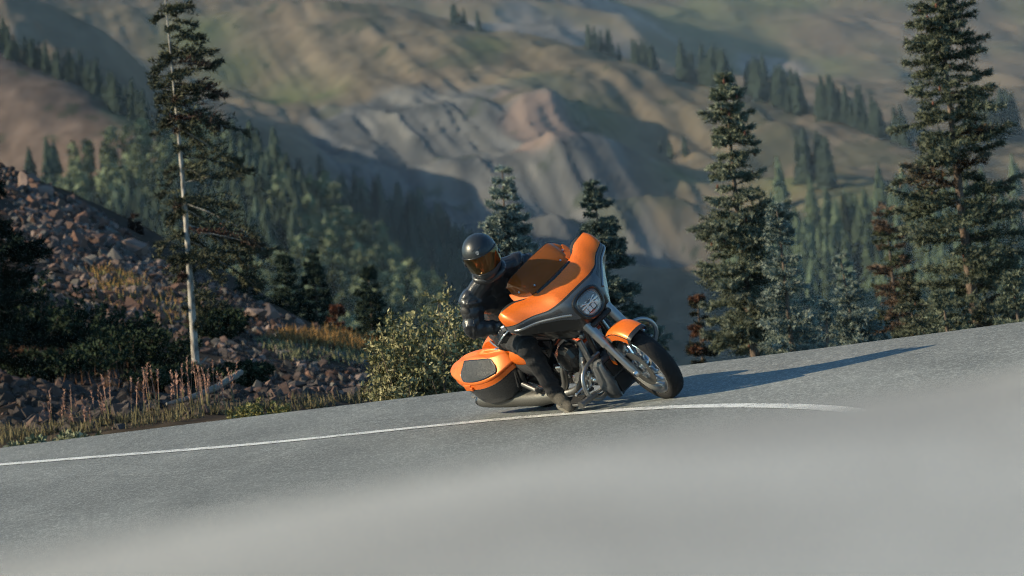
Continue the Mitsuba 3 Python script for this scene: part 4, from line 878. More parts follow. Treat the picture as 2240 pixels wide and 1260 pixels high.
rp('visor_frame', join(tube([V[-1, j] for j in range(0, 41, 2)], .0042, 8, 60), tube([V[0, j] for j in range(0, 41, 2)], .0042, 8, 60)).apply_transform(HM), 'm_black', helm)
for s in (0, -1): rp('visor_pivot', ball(V[7, s] * [1, .99, 1], .022, 2, (1, .5, 1)).apply_transform(HM), 'm_black', helm)
def on_helmet(y, z, off=.001):
    o = np.array([[.6, y, z]]); l_, _, _ = om.ray.intersects_location(o, np.array([[-1.0, 0, 0]]), multiple_hits=False); return l_[0] + [off, 0, 0]
# badge: a small pale round-headed mark with two dark eyes and a toothed jaw line
from shapely.geometry import Point, box as sbox
from shapely import affinity
sk = Point(0, 0).buffer(.0125, 24).union(sbox(-.0075, -.017, .0075, -.006))
sk = sk.difference(affinity.scale(Point(-.0052, -.003).buffer(.0036), 1.15, 1)).difference(affinity.scale(Point(.0052, -.003).buffer(.0036), 1.15, 1)).difference(sbox(-.0006, -.0175, .0006, -.012)).difference(sbox(-.0042, -.0175, -.003, -.0125)).difference(sbox(.003, -.0175, .0042, -.0125))
bm = trimesh.creation.extrude_polygon(sk, .0006, engine='earcut').subdivide().subdivide()
bv = np.array(bm.vertices); base = on_helmet(-.004, .088)
nn_ = unit([base[0] + .012, base[1], (base[2] - .03) * 1.1]); tx = unit(np.cross([0, 0, 1], nn_)); ty = np.cross(nn_, tx)
bm.vertices = base + bv[:, :1] * tx + bv[:, 1:2] * ty + bv[:, 2:] * nn_ + nn_ * .0008
rp('badge', bm.apply_transform(HM), 'm_print', helm, False, label='small pale badge on the forehead')
for y in (-.026, .020): 
    p_ = [on_helmet(y - .012, .107, .002), on_helmet(y, .110, .002), on_helmet(y + .012, .114, .002)]; rp('vent', tube(p_, .004, 6, 10, flat=.6).apply_transform(HM), 'm_matte', helm)
cv_ = [on_helmet(y, -.085, .001) for y in (-.03, 0, .03)]; rp('chin_vent', tube(cv_, .007, 8, 14).apply_transform(HM), 'm_black', helm)
flush(RP)
# ---------------------------------------------------------------- looking up the ground
def hill_z(x, y): return hill_f(np.stack([y, x / y], -1))
def main_z(x, y): return main_f(np.stack([y, x / y], -1))
def far_z(x, y): return far_f(np.stack([y, x / y], -1))
def ground_hit(px, py, fz, d0, d1, n=300):
    "where the lines of sight through these pixels first meet the ground fz; nan where they miss"
    px, py = np.atleast_1d(np.asarray(px, float)), np.atleast_1d(np.asarray(py, float))
    d = np.linspace(d0, d1, n)
    v = ((px - 1120) / 10150)[:, None] * CR + (-(py - 630) / 10150)[:, None] * CU + CF
    P = v[:, None] * d[None, :, None]
    g = fz(P[..., 0].ravel(), P[..., 1].ravel()).reshape(P.shape[:2])
    under = P[..., 2] < g
    k = np.argmax(under, 1); ok = under.any(1) & (k > 0)
    out = P[np.arange(len(px)), k].copy()
    out[:, 2] = g[np.arange(len(px)), k]; out[~ok] = np.nan
    return out
def sample_poly(poly, n, rng):
    from shapely.geometry import Polygon
    from shapely import contains_xy
    P = Polygon(poly); a = P.bounds; pts = np.zeros((0, 2))
    while len(pts) < n:
        q = rng.uniform((a[0], a[1]), (a[2], a[3]), (n * 2, 2)); pts = np.vstack([pts, q[contains_xy(P, q[:, 0], q[:, 1])]])
    return pts[:n]

scene['m_leaf'] = two({'type': 'diffuse', 'reflectance': VC})
scene['m_bark'] = two({'type': 'bumpmap', 'arbitrary': proc(lambda p, n, uv: mikit.fbm(p.x * 60, p.y * 60, p.z * 16, octaves=2)), 'scale': 0.012,
                       'bsdf': {'type': 'diffuse', 'reflectance': proc(lambda p, n, uv: mikit.mix((.10, .075, .06), (.21, .165, .135), mikit.fbm(p.x * 40, p.y * 40, p.z * 9, octaves=2)))}})
scene['m_pale_bark'] = two({'type': 'bumpmap', 'arbitrary': proc(lambda p, n, uv: mikit.fbm(p.x * 50, p.y * 50, p.z * 14, octaves=2)), 'scale': 0.008,
                            'bsdf': {'type': 'diffuse', 'reflectance': proc(lambda p, n, uv: mikit.mix((.20, .18, .16), (.43, .405, .365), mikit.smoothstep(.25, .6, mikit.fbm(p.x * 24, p.y * 24, p.z * 12, octaves=3))))}})
class Leaves:
    "collects small leaf faces with a colour each"
    def __init__(s): s.v, s.c = [], []
    def tris(s, A, B, C, col):
        s.v.append(np.stack([A, B, C], 1)); s.c.append(np.repeat(np.asarray(col)[:, None], 3, 1))
    def shape(s, mat='m_leaf'):
        v = np.concatenate(s.v).reshape(-1, 3); c = np.concatenate(s.c).reshape(-1, 3)
        return mikit.ply((v, np.arange(len(v)).reshape(-1, 3)), mat, smooth=False, color=np.clip(c, .01, .6))
    def n(s): return sum(len(x) for x in s.v)
def needles(L, p, d, n, ln, wd, rng, col, jit, spread=.9):
    "n needle tufts along the segments p -> p + d (arrays m x 3)"
    m = len(p); t = rng.uniform(0, 1, (m, n)); P = p[:, None] + d[:, None] * t[..., None]
    dl = np.linalg.norm(d, axis=1, keepdims=True) + 1e-9; u = (d / dl)[:, None]
    r = rng.normal(size=(m, n, 3)); r[..., 2] += .35; r -= u * (r * u).sum(-1, keepdims=True); r /= np.linalg.norm(r, axis=-1, keepdims=True) + 1e-9
    a = u * rng.uniform(.5, .95, (m, n, 1)) + r * spread; a /= np.linalg.norm(a, axis=-1, keepdims=True)
    w = np.cross(a, rng.normal(size=(m, n, 3))); w /= np.linalg.norm(w, axis=-1, keepdims=True) + 1e-9
    l_ = ln * rng.uniform(.6, 1.25, (m, n, 1)); q = wd * rng.uniform(.7, 1.3, (m, n, 1))
    A, B, C = P - w * q, P + w * q, P + a * l_
    cc = col[:, None] * (1 + jit * rng.normal(size=(m, n, 1)))
    L.tris(A.reshape(-1, 3), B.reshape(-1, 3), C.reshape(-1, 3), cc.reshape(-1, 3))
def conifer(base, top, width, seed, col, tip=None, per_m=22, dens=1.0, droop=.25, ragged=.35, profile=None, side=None, leader=.06, need=.07, gaps=.18, cones=0., z0=0.0, sub=.055, fade=None, girth=.017):
    """trunk mesh, crown shape of a fir standing from base to top; width: greatest crown radius; side: (direction, strength) of a one-sided crown"""
    rng = np.random.default_rng(seed)
    base, top = np.asarray(base, float), np.asarray(top, float)
    H = np.linalg.norm(top - base); ax = (top - base) / H
    e1 = unit(np.cross(ax, [0, 1, 0])); e2 = np.cross(ax, e1)
    L = Leaves(); wv = []; cone_pts = []
    nb = int(1.35 * per_m * H * (1 - z0))
    hs = np.sort(rng.uniform(z0, 1, nb) ** .92)
    az = np.cumsum(rng.uniform(1.9, 2.9, nb))
    for h, a in zip(hs, az):
        if rng.uniform() < gaps * (.5 + meshkit.noise(np.array([h * 7, seed, 0.3]))): continue
        pf = profile(h) if profile else (1 - h) ** .85
        R = width * pf * rng.uniform(1 - ragged, 1 + ragged * .6) + .05
        dirv = math.cos(a) * e1 + math.sin(a) * e2
        if side is not None: R *= 1 + side[1] * (dirv @ np.asarray(side[0]))
        if R < .05: continue
        k = max(4, int(R / .07)); t = np.linspace(0, 1, k)
        up0 = rng.uniform(-.08, .42) + .9 * max(0, h - .75); droop_ = droop * rng.uniform(.4, 1.5)
        C = base + ax * (h * H) + dirv * (R * t)[:, None] + np.array([0, 0, 1.]) * (R * (up0 * t - droop_ * t ** 1.5 + .16 * t ** 3))[:, None] + rng.normal(size=(k, 3)) * .012 * R
        wv.append((C, max(.004, .011 * R)))
        seg = np.diff(C, axis=0)
        # side shoots in the branch's plane
        lat = np.cross(dirv, [0, 0, 1.]); lat /= np.linalg.norm(lat)
        ns = max(4, int(1.7 * R / sub * dens)); ts = rng.uniform(.12, 1, ns); sg = np.where(rng.uniform(size=ns) < .5, -1., 1.)
        P = np.stack([np.interp(ts, t, C[:, i]) for i in range(3)], -1)
        sl = np.minimum(.55 * R * (1.08 - ts) + .05, .42) * rng.uniform(.6, 1.2, ns)
        D = (dirv[None] * .75 + lat[None] * (sg * rng.uniform(.5, 1.0, ns))[:, None] + np.array([0, 0, 1.]) * rng.uniform(-.34, .36, ns)[:, None]); D /= np.linalg.norm(D, axis=1, keepdims=True)
        D *= sl[:, None]
        cb = np.array(col) * rng.uniform(.75, 1.25)
        if fade is not None and rng.uniform() < fade[1]: cb = np.array(fade[0]) * rng.uniform(.8, 1.2)
        cc = np.repeat(cb[None], ns, 0)
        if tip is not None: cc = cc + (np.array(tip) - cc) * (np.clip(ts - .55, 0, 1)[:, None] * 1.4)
        needles(L, P, D, max(5, int(30 * dens)), need * .8, need * .10, rng, cc, .22)
        needles(L, C[:-1], seg, 20, need * .8, need * .10, rng, np.repeat(cb[None], len(seg), 0), .2)
        if cones and rng.uniform() < cones: cone_pts.append(C[-1] * .55 + C[len(C) // 2] * .45 + rng.normal(size=3) * .04)
    k = 14; t = np.linspace(0, 1, k); bend = np.sin(t * 5 + seed) * .012 * H * .3
    tc = base + ax * (t * H)[:, None] + e1 * bend[:, None]
    trunk = tube(tc, np.linspace(max(.03, girth * H), .006, k), 10, 40)
    bm = join([tube(C[[0, len(C) // 2, -1]], [r, r * .7, r * .25], 4, 4) for C, r in wv]) if wv else None
    cn = join([ball(p, .022, 1, (.8, .8, 1.7)) for p in cone_pts]) if cone_pts else None
    return trunk, bm, L, cn
def place_conifer(name, label, px_base, px_top, d, wpx, seed, col, bark='m_bark', group=None, cat='tree', dark=None, **k):
    base, top = at(px_base[0], px_base[1], d), at(px_top[0], px_top[1], d)
    gz = near_z(base[0], base[1]).item()
    g = base.copy()
    if base[2] > gz: ax = (top - base) / np.linalg.norm(top - base); g = base - ax * (base[2] - gz + .1) / ax[2]
    t, b, L, c = conifer(base, top, wpx / (10150 / d) / 2, seed, col, **k)
    if base[2] > gz: t = join(t, tube([g, base + (top - base) * .02], t.extents[:2].max() * 0 + max(.04, .018 * np.linalg.norm(top - base)), 10))
    key = thing(name, label, cat, group)
    part(key, 'trunk', mikit.ply(t, bark, smooth=True))
    if b is not None: part(key, 'branches', mikit.ply(b, bark, smooth=False), kind='stuff')
    part(key, 'crown', L.shape(), kind='stuff')
    if c is not None: part(key, 'cones', mikit.ply(c, 'm_cone', smooth=True), kind='stuff')
    return key
scene['m_cone'] = diffuse(.16, .07, .05)
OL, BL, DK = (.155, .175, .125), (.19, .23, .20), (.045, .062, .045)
def prof(*hw): 
    h, w = np.array(hw).T
    return lambda x: float(np.interp(x, h, w))
tall = prof((0, .93), (.25, .86), (.4, .80), (.52, .80), (.60, .72), (.66, .42), (.78, .42), (.90, .33), (.95, .20), (1, .02))
broad = prof((0, 1.), (.2, .87), (.35, .76), (.45, .66), (.55, .58), (.66, .52), (.77, .40), (.85, .33), (.93, .26), (1, .05))
small = lambda h: (1 - h) ** .95 * (1 + .1 * math.sin(h * 30)) + .02
# right of the bend
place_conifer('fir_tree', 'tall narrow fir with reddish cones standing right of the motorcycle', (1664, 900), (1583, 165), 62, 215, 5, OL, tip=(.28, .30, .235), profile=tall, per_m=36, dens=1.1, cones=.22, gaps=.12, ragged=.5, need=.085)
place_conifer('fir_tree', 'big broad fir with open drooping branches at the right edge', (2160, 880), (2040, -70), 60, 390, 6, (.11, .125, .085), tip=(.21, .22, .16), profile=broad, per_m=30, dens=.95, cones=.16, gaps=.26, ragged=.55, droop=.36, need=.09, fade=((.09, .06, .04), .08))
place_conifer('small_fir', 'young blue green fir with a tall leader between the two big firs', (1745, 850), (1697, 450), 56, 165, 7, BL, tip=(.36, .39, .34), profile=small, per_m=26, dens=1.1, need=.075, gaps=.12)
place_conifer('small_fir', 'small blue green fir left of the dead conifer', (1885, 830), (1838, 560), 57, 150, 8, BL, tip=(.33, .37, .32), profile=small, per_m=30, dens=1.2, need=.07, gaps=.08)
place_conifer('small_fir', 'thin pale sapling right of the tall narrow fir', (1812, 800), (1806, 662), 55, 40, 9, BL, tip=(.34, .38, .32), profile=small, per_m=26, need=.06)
place_conifer('dead_conifer', 'brown dying conifer beside the big broad fir', (1975, 830), (1938, 452), 72, 120, 10, (.15, .105, .075), profile=lambda h: .35 + .65 * (1 - h), per_m=26, dens=.9, need=.08, gaps=.2, fade=((.10, .11, .065), .4))
place_conifer('dark_conifer', 'dark young conifer with a brown top just right of the front wheel', (1548, 880), (1523, 642), 66, 80, 12, (.05, .05, .035), profile=small, per_m=34, dens=1.2, need=.07, fade=((.13, .065, .04), .35))
place_conifer('small_fir', 'bushy fir behind the brown dead conifer', (2010, 820), (1985, 600), 66, 110, 14, (.10, .10, .065), profile=small, per_m=34, need=.07)
place_conifer('small_fir', 'low fir tips under the big broad fir', (2080, 800), (2062, 640), 52, 150, 15, OL, profile=small, per_m=34, need=.07)
place_conifer('small_fir', 'bright low fir at the road edge under the right border', (2238, 790), (2215, 600), 50, 120, 16, OL, profile=small, per_m=34, need=.07)
# behind the motorcycle
place_conifer('small_fir', 'small blue green fir rising behind the helmet', (1118, 700), (1099, 372), 55, 170, 17, BL, tip=(.36, .39, .34), profile=small, per_m=38, dens=1.4, need=.075, gaps=.05)
place_conifer('small_fir', 'blue green fir rising behind the fairing', (1352, 800), (1296, 402), 55, 200, 18, (.10, .13, .11), tip=(.2, .23, .19), profile=small, per_m=38, dens=1.4, need=.075, gaps=.05)
place_conifer('small_fir', 'low fir behind the engine guard', (1425, 850), (1418, 690), 56, 90, 19, (.09, .11, .08), profile=small, per_m=34, need=.07)
# the pale trunk spruce on the left: bare on its sunny side
sp = prof((0, 0), (.17, 0), (.21, .4), (.27, .85), (.38, .95), (.5, .82), (.7, .58), (.85, .42), (.95, .30), (1, .08))
_d = float(ground_hit(434, 838, near_z, 42, 75, 800)[0, 1])
place_conifer('spruce', 'tall half bare spruce with a pale trunk leaning on the left bank', (434, 838), (360, -40), _d, 215, 21, (.07, .075, .05), bark='m_pale_bark', tip=(.12, .115, .08), profile=sp, per_m=25, dens=.8, droop=.62, gaps=.28, girth=.0105, side=((.72, .69, 0), .9), z0=.12, need=.085, fade=((.09, .055, .045), .10))
# dark conifers along the left skyline of the bank
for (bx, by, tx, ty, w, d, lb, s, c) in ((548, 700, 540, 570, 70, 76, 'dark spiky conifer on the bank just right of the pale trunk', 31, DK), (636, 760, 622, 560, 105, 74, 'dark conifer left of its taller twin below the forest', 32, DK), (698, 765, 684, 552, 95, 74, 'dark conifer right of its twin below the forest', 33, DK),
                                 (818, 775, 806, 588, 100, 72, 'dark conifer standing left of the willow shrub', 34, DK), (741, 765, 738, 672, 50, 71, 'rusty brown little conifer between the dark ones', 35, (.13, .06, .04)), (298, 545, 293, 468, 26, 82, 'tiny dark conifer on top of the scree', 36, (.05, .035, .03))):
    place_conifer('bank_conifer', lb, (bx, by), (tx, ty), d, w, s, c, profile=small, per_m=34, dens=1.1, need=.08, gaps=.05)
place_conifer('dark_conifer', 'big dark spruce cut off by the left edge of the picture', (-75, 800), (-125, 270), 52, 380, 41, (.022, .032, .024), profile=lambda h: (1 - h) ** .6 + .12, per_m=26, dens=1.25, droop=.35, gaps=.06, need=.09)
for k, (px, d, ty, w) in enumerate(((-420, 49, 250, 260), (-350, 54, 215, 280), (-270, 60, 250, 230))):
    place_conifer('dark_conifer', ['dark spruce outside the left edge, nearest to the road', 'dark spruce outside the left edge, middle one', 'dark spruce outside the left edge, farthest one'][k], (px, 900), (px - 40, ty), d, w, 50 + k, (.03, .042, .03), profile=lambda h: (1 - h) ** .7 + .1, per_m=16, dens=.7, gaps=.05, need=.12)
# ---------------------------------------------------------------- rocks
def rock_mesh(seed, flat=.8):
    r = np.random.default_rng(seed); p = r.normal(size=(15, 3)); p /= np.linalg.norm(p, axis=1, keepdims=True); p *= r.uniform(.72, 1.08, (15, 1)); p *= [1.15, .9, flat]
    return trimesh.convex.convex_hull(p)
ROCKS = [rock_mesh(100 + k, .6 + .05 * (k % 6)) for k in range(10)]
ROCK_COL = [(.120, .083, .072), (.185, .142, .127), (.075, .064, .061), (.145, .09, .072), (.125, .117, .11)]
for k, c in enumerate(ROCK_COL):
    cc = tuple(map(float, c))
    scene[f'm_rock_{k}'] = two({'type': 'diffuse', 'reflectance': proc(lambda p, n, uv, cc=cc: mi.Color3f(*cc) * (.62 + .76 * mikit.fbm(p.x * 7, p.y * 7, p.z * 7, octaves=3)))})
rr = np.random.default_rng(77)
def rand_rot(r):
    q = r.normal(size=4); q /= np.linalg.norm(q); return trimesh.transformations.quaternion_matrix(q)
pool = []
def strew(poly, n, s0, s1, pw=2.2, cols=(0, 1, 2, 3, 4)):
    H = ground_hit(*sample_poly(poly, n, rr).T, near_z, 36, 120)
    for h in H[~np.isnan(H[:, 0])]:
        if h[1] < edge_s(np.clip(h[0], -9, 14)) + .5: continue
        if 395 < 1120 + 10150 * (h @ CR) / h[1] < 480 and 775 < 630 - 10150 * (h @ CU) / h[1] < 880 and rr.uniform() < .8: continue
        pool.append((s0 + (s1 - s0) * rr.uniform() ** pw, h, cols[rr.integers(len(cols))]))
TALUS = [(20, 400), (130, 440), (240, 490), (330, 570), (440, 640), (420, 760), (300, 700), (200, 650), (110, 560), (40, 480)]
strew(TALUS, 2400, .03, .14, 3.2, (0, 1, 1, 3, 4))
strew([(330, 560), (480, 620), (620, 690), (830, 770), (830, 860), (620, 880), (460, 820), (380, 740), (280, 680)], 2200, .025, .12, 3.2)
strew(TALUS, 45, .13, .24, 1.0)
strew([(0, 345), (60, 385), (140, 430), (250, 485), (340, 555), (300, 600), (120, 500), (0, 430)], 900, .03, .14, 3.0)
strew([(0, 400), (130, 440), (280, 700), (330, 760), (0, 760)], 1100, .03, .13, 3.0)
strew([(0, 780), (260, 800), (420, 860), (260, 940), (0, 965)], 900, .03, .16, 3.0, (2, 2, 2, 0))
strew([(420, 800), (700, 830), (860, 860), (640, 895), (400, 920)], 600, .03, .08, 2.4, (2, 0, 2))
for px, py, s in ((50, 418, .26), (100, 440, .20), (292, 560, .24), (130, 462, .15), (596, 700, .17), (75, 400, .15), (560, 700, .2)):
    q = ground_hit(px, py, near_z, 40, 120, 600)[0]
    if not np.isnan(q[0]): pool.append((s, q + [0, 0, s * .45], 1))
pool.sort(key=lambda r: -r[0])
rock_ply = {}
def rock_thing(c, p):
    col = ['reddish brown', 'pale pinkish grey', 'dark grey', 'rusty orange brown', 'cool grey'][c]
    px = 1120 + 10150 * (p @ CR) / p[1]
    py = 630 - 10150 * (p @ CU) / p[1]
    where = 'near the road edge in the lower left' if py > 770 and px < 420 else 'between the pale trunk and the willow shrub' if px > 400 else 'high on the scree at the left' if py < 520 else 'in the middle of the scree above the dark thickets'
    lb = f'{col} angular rock lying {where}'
    return thing('rock', lb, 'rock', lb)
def rock_shape(k, c, M):
    if (k, c) not in rock_ply: rock_ply[(k, c)] = mikit.ply(ROCKS[k], f'm_rock_{c}', smooth=False)
    return {**rock_ply[(k, c)], 'to_world': T(M)}
vs, fs, cs_, off = [], [], [], 0
for i, (s, p, c) in enumerate(pool):
    k = int(rr.integers(len(ROCKS))); M = rand_rot(rr); M[:3, :3] *= s; M[:3, 3] = p + [0, 0, s * .02]
    if i < 300:
        key = rock_thing(c, p); scene[key] = rock_shape(k, c, M)
        if i < 1: labels[key] = {'label': 'largest pale boulder among the scree of the left bank', 'category': 'rock'}
    else:
        m = ROCKS[k]; v = m.vertices @ M[:3, :3].T + M[:3, 3]
        vs.append(v); fs.append(m.faces + off); off += len(v); cs_.append(np.repeat((np.array(ROCK_COL[c]) * rr.uniform(.6, 1.3))[None], len(v), 0))
key = thing('scree', 'loose reddish grey stones covering the bank between the larger rocks', 'scree', kind='stuff')
scene[key] = mikit.ply((np.vstack(vs), np.vstack(fs)), 'm_leaf', smooth=False, color=np.vstack(cs_))

# ---------------------------------------------------------------- shrubs, grass, logs
scene['m_dead_wood'] = two({'type': 'diffuse', 'reflectance': proc(lambda p, n, uv: mikit.mix((.14, .125, .11), (.30, .28, .25), mikit.fbm(p.x * 22, p.y * 22, p.z * 40, octaves=3)))})
def shrub(center, rx, ry, rz, n, leaf, col, seed, stems=14, tipcol=None, upright=.5, name='shrub', label='', cat='shrub', group=None, wood='m_bark', flat=False):
    rng = np.random.default_rng(seed); L = Leaves(); tubes = []
    c = np.asarray(center, float)
    nodes, dirs = [], []
    for k in range(stems):
        a = rng.uniform(0, 2 * math.pi); rho = math.sqrt(rng.uniform(0, 1)); h = rz * rng.uniform(.55, 1.0) * (1 - .45 * rho ** 2)
        tip_ = c + np.array([rx * rho * math.cos(a), ry * rho * math.sin(a), h]); b0 = c + np.array([rx * .3 * rho * math.cos(a), ry * .3 * rho * math.sin(a), -.1])
        mid = (b0 + tip_) / 2 + rng.normal(size=3) * [.06 * rx, .06 * ry, .02]
        t = np.linspace(0, 1, 9)[:, None]; C = b0 * (1 - t) ** 2 + 2 * mid * t * (1 - t) + tip_ * t ** 2
        tubes.append(tube(C[[0, 4, 8]], [.012, .008, .003], 4, 5))
        for j in range(2, 9):
            for q in range(3):
                d = rng.normal(size=3) * [.8, .8, .4] + [0, 0, upright]; d /= np.linalg.norm(d); ln = rz * rng.uniform(.08, .20)
                nodes.append(C[j]); dirs.append(d * ln)
    P, D = np.array(nodes), np.array(dirs); m = max(3, n // len(P))
    hh = np.clip((P[:, 2] - c[2]) / rz, 0, 1)[:, None]
    cc = np.array(col)[None] * rng.uniform(.7, 1.3, (len(P), 1))
    if tipcol is not None: cc = cc + (np.array(tipcol)[None] - cc) * (rng.uniform(0, 1, (len(P), 1)) ** 2)
    t = rng.uniform(0, 1, (len(P), m)); Q = P[:, None] + D[:, None] * t[..., None]
    a_ = rng.normal(size=Q.shape) + [0, 0, upright]; a_ /= np.linalg.norm(a_, axis=-1, keepdims=True); w = np.cross(a_, rng.normal(size=Q.shape)); w /= np.linalg.norm(w, axis=-1, keepdims=True) + 1e-9
    l_ = leaf * rng.uniform(.6, 1.3, (len(P), m, 1)); q = l_ * .22
    c3 = cc[:, None] * (1 + .25 * rng.normal(size=(len(P), m, 1)))
    b, e = Q, Q + a_ * l_; mdl = Q + a_ * l_ * .45
    L.tris(b.reshape(-1, 3), (mdl - w * q).reshape(-1, 3), e.reshape(-1, 3), c3.reshape(-1, 3)); L.tris(b.reshape(-1, 3), e.reshape(-1, 3), (mdl + w * q).reshape(-1, 3), c3.reshape(-1, 3) * .95)
    key = thing(name, label, cat, group)
    part(key, 'stems', mikit.ply(join(tubes), wood, smooth=False), kind='stuff'); part(key, 'foliage', L.shape(), kind='stuff')
    return key
def sit(px, py, d):
    p = at(px, py, d); p[2] = near_z(p[0], p[1]).item(); return p
def at_edge(px, back):
    q = on_road(px, float(np.interp(px, [e[0] for e in EDGE_PX], [e[1] for e in EDGE_PX]))); q[1] += back; q[0] += q[1] / 10150 * 0; q[2] = near_z(q[0], q[1]).item(); return q
# willow behind the motorcycle: several clumps of one big shrub reach up from the verge
WIL, WT_ = (.165, .16, .075), (.38, .345, .20)
for k, (px, rx, rz, py_top, lb) in enumerate(((872, .22, 1.2, 705, 'olive willow shrub left of the saddlebag, lower and outermost'), (965, .34, 1.9, 605, 'tall olive willow shrub with pale tips close behind the saddlebag'), (1035, .30, 1.6, 690, 'olive willow shrub hidden behind the rider'))):
    d = 47.5 + k * .6; base = at_edge(px, 3.2 + .5 * k); topz = at(px, py_top, base[1])[2]
    base[0] = at(px, 800, base[1])[0]
    shrub(base, rx * 1.5, .8, topz - base[2], 16000, .045, WIL, 200 + k, 60, WT_, .8, 'willow_shrub', lb)
shrub(at_edge(560, 1.2), .32, .4, .26, 4500, .04, (.17, .16, .06), 210, 30, (.30, .27, .12), .7, 'low_shrub', 'yellow green low shrub at the road edge right of the fallen log')
shrub(at_edge(60, 1.6), .45, .4, .20, 3000, .06, (.15, .17, .10), 211, 26, (.28, .28, .20), .9, 'leafy_plant', 'pale green leafy plants at the road edge in the left corner')
shrub(at_edge(150, 1.4), .25, .3, .18, 1600, .06, (.15, .17, .10), 212, 16, (.28, .28, .20), .9, 'leafy_plant', 'pale green leafy plant just left of the pink grass')
# dark low spruce thickets on the bank
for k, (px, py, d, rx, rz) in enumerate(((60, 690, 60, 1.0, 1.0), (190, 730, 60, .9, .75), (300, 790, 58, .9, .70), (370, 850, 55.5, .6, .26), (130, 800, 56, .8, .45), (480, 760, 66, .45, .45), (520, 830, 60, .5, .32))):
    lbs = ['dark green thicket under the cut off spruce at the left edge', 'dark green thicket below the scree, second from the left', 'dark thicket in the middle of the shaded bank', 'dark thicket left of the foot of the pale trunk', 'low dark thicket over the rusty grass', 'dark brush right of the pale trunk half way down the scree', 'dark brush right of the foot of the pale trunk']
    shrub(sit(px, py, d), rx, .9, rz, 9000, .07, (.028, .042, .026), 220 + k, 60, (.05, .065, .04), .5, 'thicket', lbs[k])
def tufts(poly, n, h0, h1, col, tip, blades, width, name, label, seed, spread=.05, seeds=False, lean=.25):
    rng = np.random.default_rng(seed); H = ground_hit(*sample_poly(poly, n, rng).T, near_z, 36, 120); H = H[~np.isnan(H[:, 0])]
    L = Leaves(); m = blades
    B = H[:, None] + rng.normal(size=(len(H), m, 3)) * [spread, spread, 0]
    hh = rng.uniform(h0, h1, (len(H), m, 1)); d = rng.normal(size=(len(H), m, 3)) * [lean, lean, 0] + [0, 0, 1]
    E_ = B + d * hh; mid = B + d * hh * .55 - [0, 0, .02]; w = np.cross(d, rng.normal(size=d.shape)); w /= np.linalg.norm(w, axis=-1, keepdims=True); w *= width
    c = np.array(col) * rng.uniform(.7, 1.3, (len(H), m, 1)); ct = np.array(tip) * rng.uniform(.7, 1.3, (len(H), m, 1))
    rs = lambda a: np.broadcast_to(a, B.shape).reshape(-1, 3)
    L.tris(rs(B - w), rs(B + w), rs(mid + w), rs(c)); L.tris(rs(B - w), rs(mid + w), rs(mid - w), rs(c)); L.tris(rs(mid - w), rs(mid + w), rs(E_), rs(ct))
    if seeds:
        P = E_.reshape(-1, 3); D = (d * .10).reshape(-1, 3)
        needles(L, P - D, D * 1.3, 26, .030, .006, rng, np.repeat(np.array(tip)[None], len(P), 0) * rng.uniform(.8, 1.3, (len(P), 1)), .2, .6)
    key = thing(name, label, 'grass', kind='stuff'); scene[key] = L.shape(); return key
tufts([(235, 948), (240, 925), (510, 885), (515, 912)], 28, .22, .50, (.20, .17, .09), (.36, .21, .16), 2, .0045, 'plume_grass', 'pink plumed grass standing along the road edge', 301, .03, True, .10)
tufts([(100, 965), (100, 940), (240, 925), (245, 945)], 10, .2, .42, (.20, .17, .09), (.34, .20, .15), 2, .0045, 'plume_grass', 'sparse pink plumes left of the dense row', 302, .03, True, .10)
tufts([(0, 980), (0, 955), (610, 890), (610, 908), (830, 882), (1000, 862), (1000, 850), (820, 866)], 330, .04, .14, (.12, .105, .06), (.19, .16, .09), 8, .004, 'verge_grass', 'short dry grass along the verge', 303, .06)
tufts([(0, 700), (90, 720), (330, 850), (330, 890), (200, 860), (0, 800)], 150, .08, .22, (.085, .048, .032), (.13, .075, .048), 12, .006, 'rusty_grass', 'rusty red grass between the dark thickets', 304, .09)
tufts([(600, 735), (700, 730), (830, 755), (830, 785), (700, 765), (600, 760)], 150, .06, .2, (.19, .125, .055), (.29, .17, .07), 14, .007, 'orange_grass', 'orange yellow tufts along the crest of the bank', 305, .10)
tufts([(170, 590), (240, 590), (380, 660), (400, 720), (300, 700), (200, 640)], 60, .06, .2, (.17, .17, .08), (.36, .22, .08), 14, .007, 'orange_grass', 'scattered orange and green tufts in the scree', 306, .10)
tufts([(560, 745), (830, 770), (830, 800), (640, 800)], 90, .05, .14, (.17, .18, .10), (.22, .22, .13), 12, .008, 'pale_grass', 'pale green tufts below the orange ones', 307, .1)
for lb, pts, r in (('weathered grey log lying at the road edge below the pale trunk', [(372, 900, 50.5), (430, 886, 50.8), (480, 872, 51), (500, 856, 51.2)], [.022, .034, .036, .02]),
                   ('thin dead branch leaning at the foot of the pale trunk', [(395, 855, 53), (430, 826, 54), (460, 800, 55)], [.02, .018, .008]),
                   ('bleached stick on the dark bank left of the pale trunk', [(120, 815, 55), (145, 805, 55), (160, 797, 55)], [.012, .02, .008])):
    P = []
    for n_, (px, py, d) in enumerate(pts):
        q = ground_hit(px, py, near_z, 38, 75, 600)[0]; q = at(px, py, d) if np.isnan(q[0]) else q
        P.append(q + [0, -.35, .06 + .03 * n_])
    key = thing('fallen_log', lb, 'log'); m = tube(P, r, 9, 24); m.vertices += m.vertex_normals * ((meshkit.noise(m.vertices * 14, 5) - .5) * .02)[:, None]
    scene[key] = mikit.ply(m, 'm_dead_wood', smooth=True)
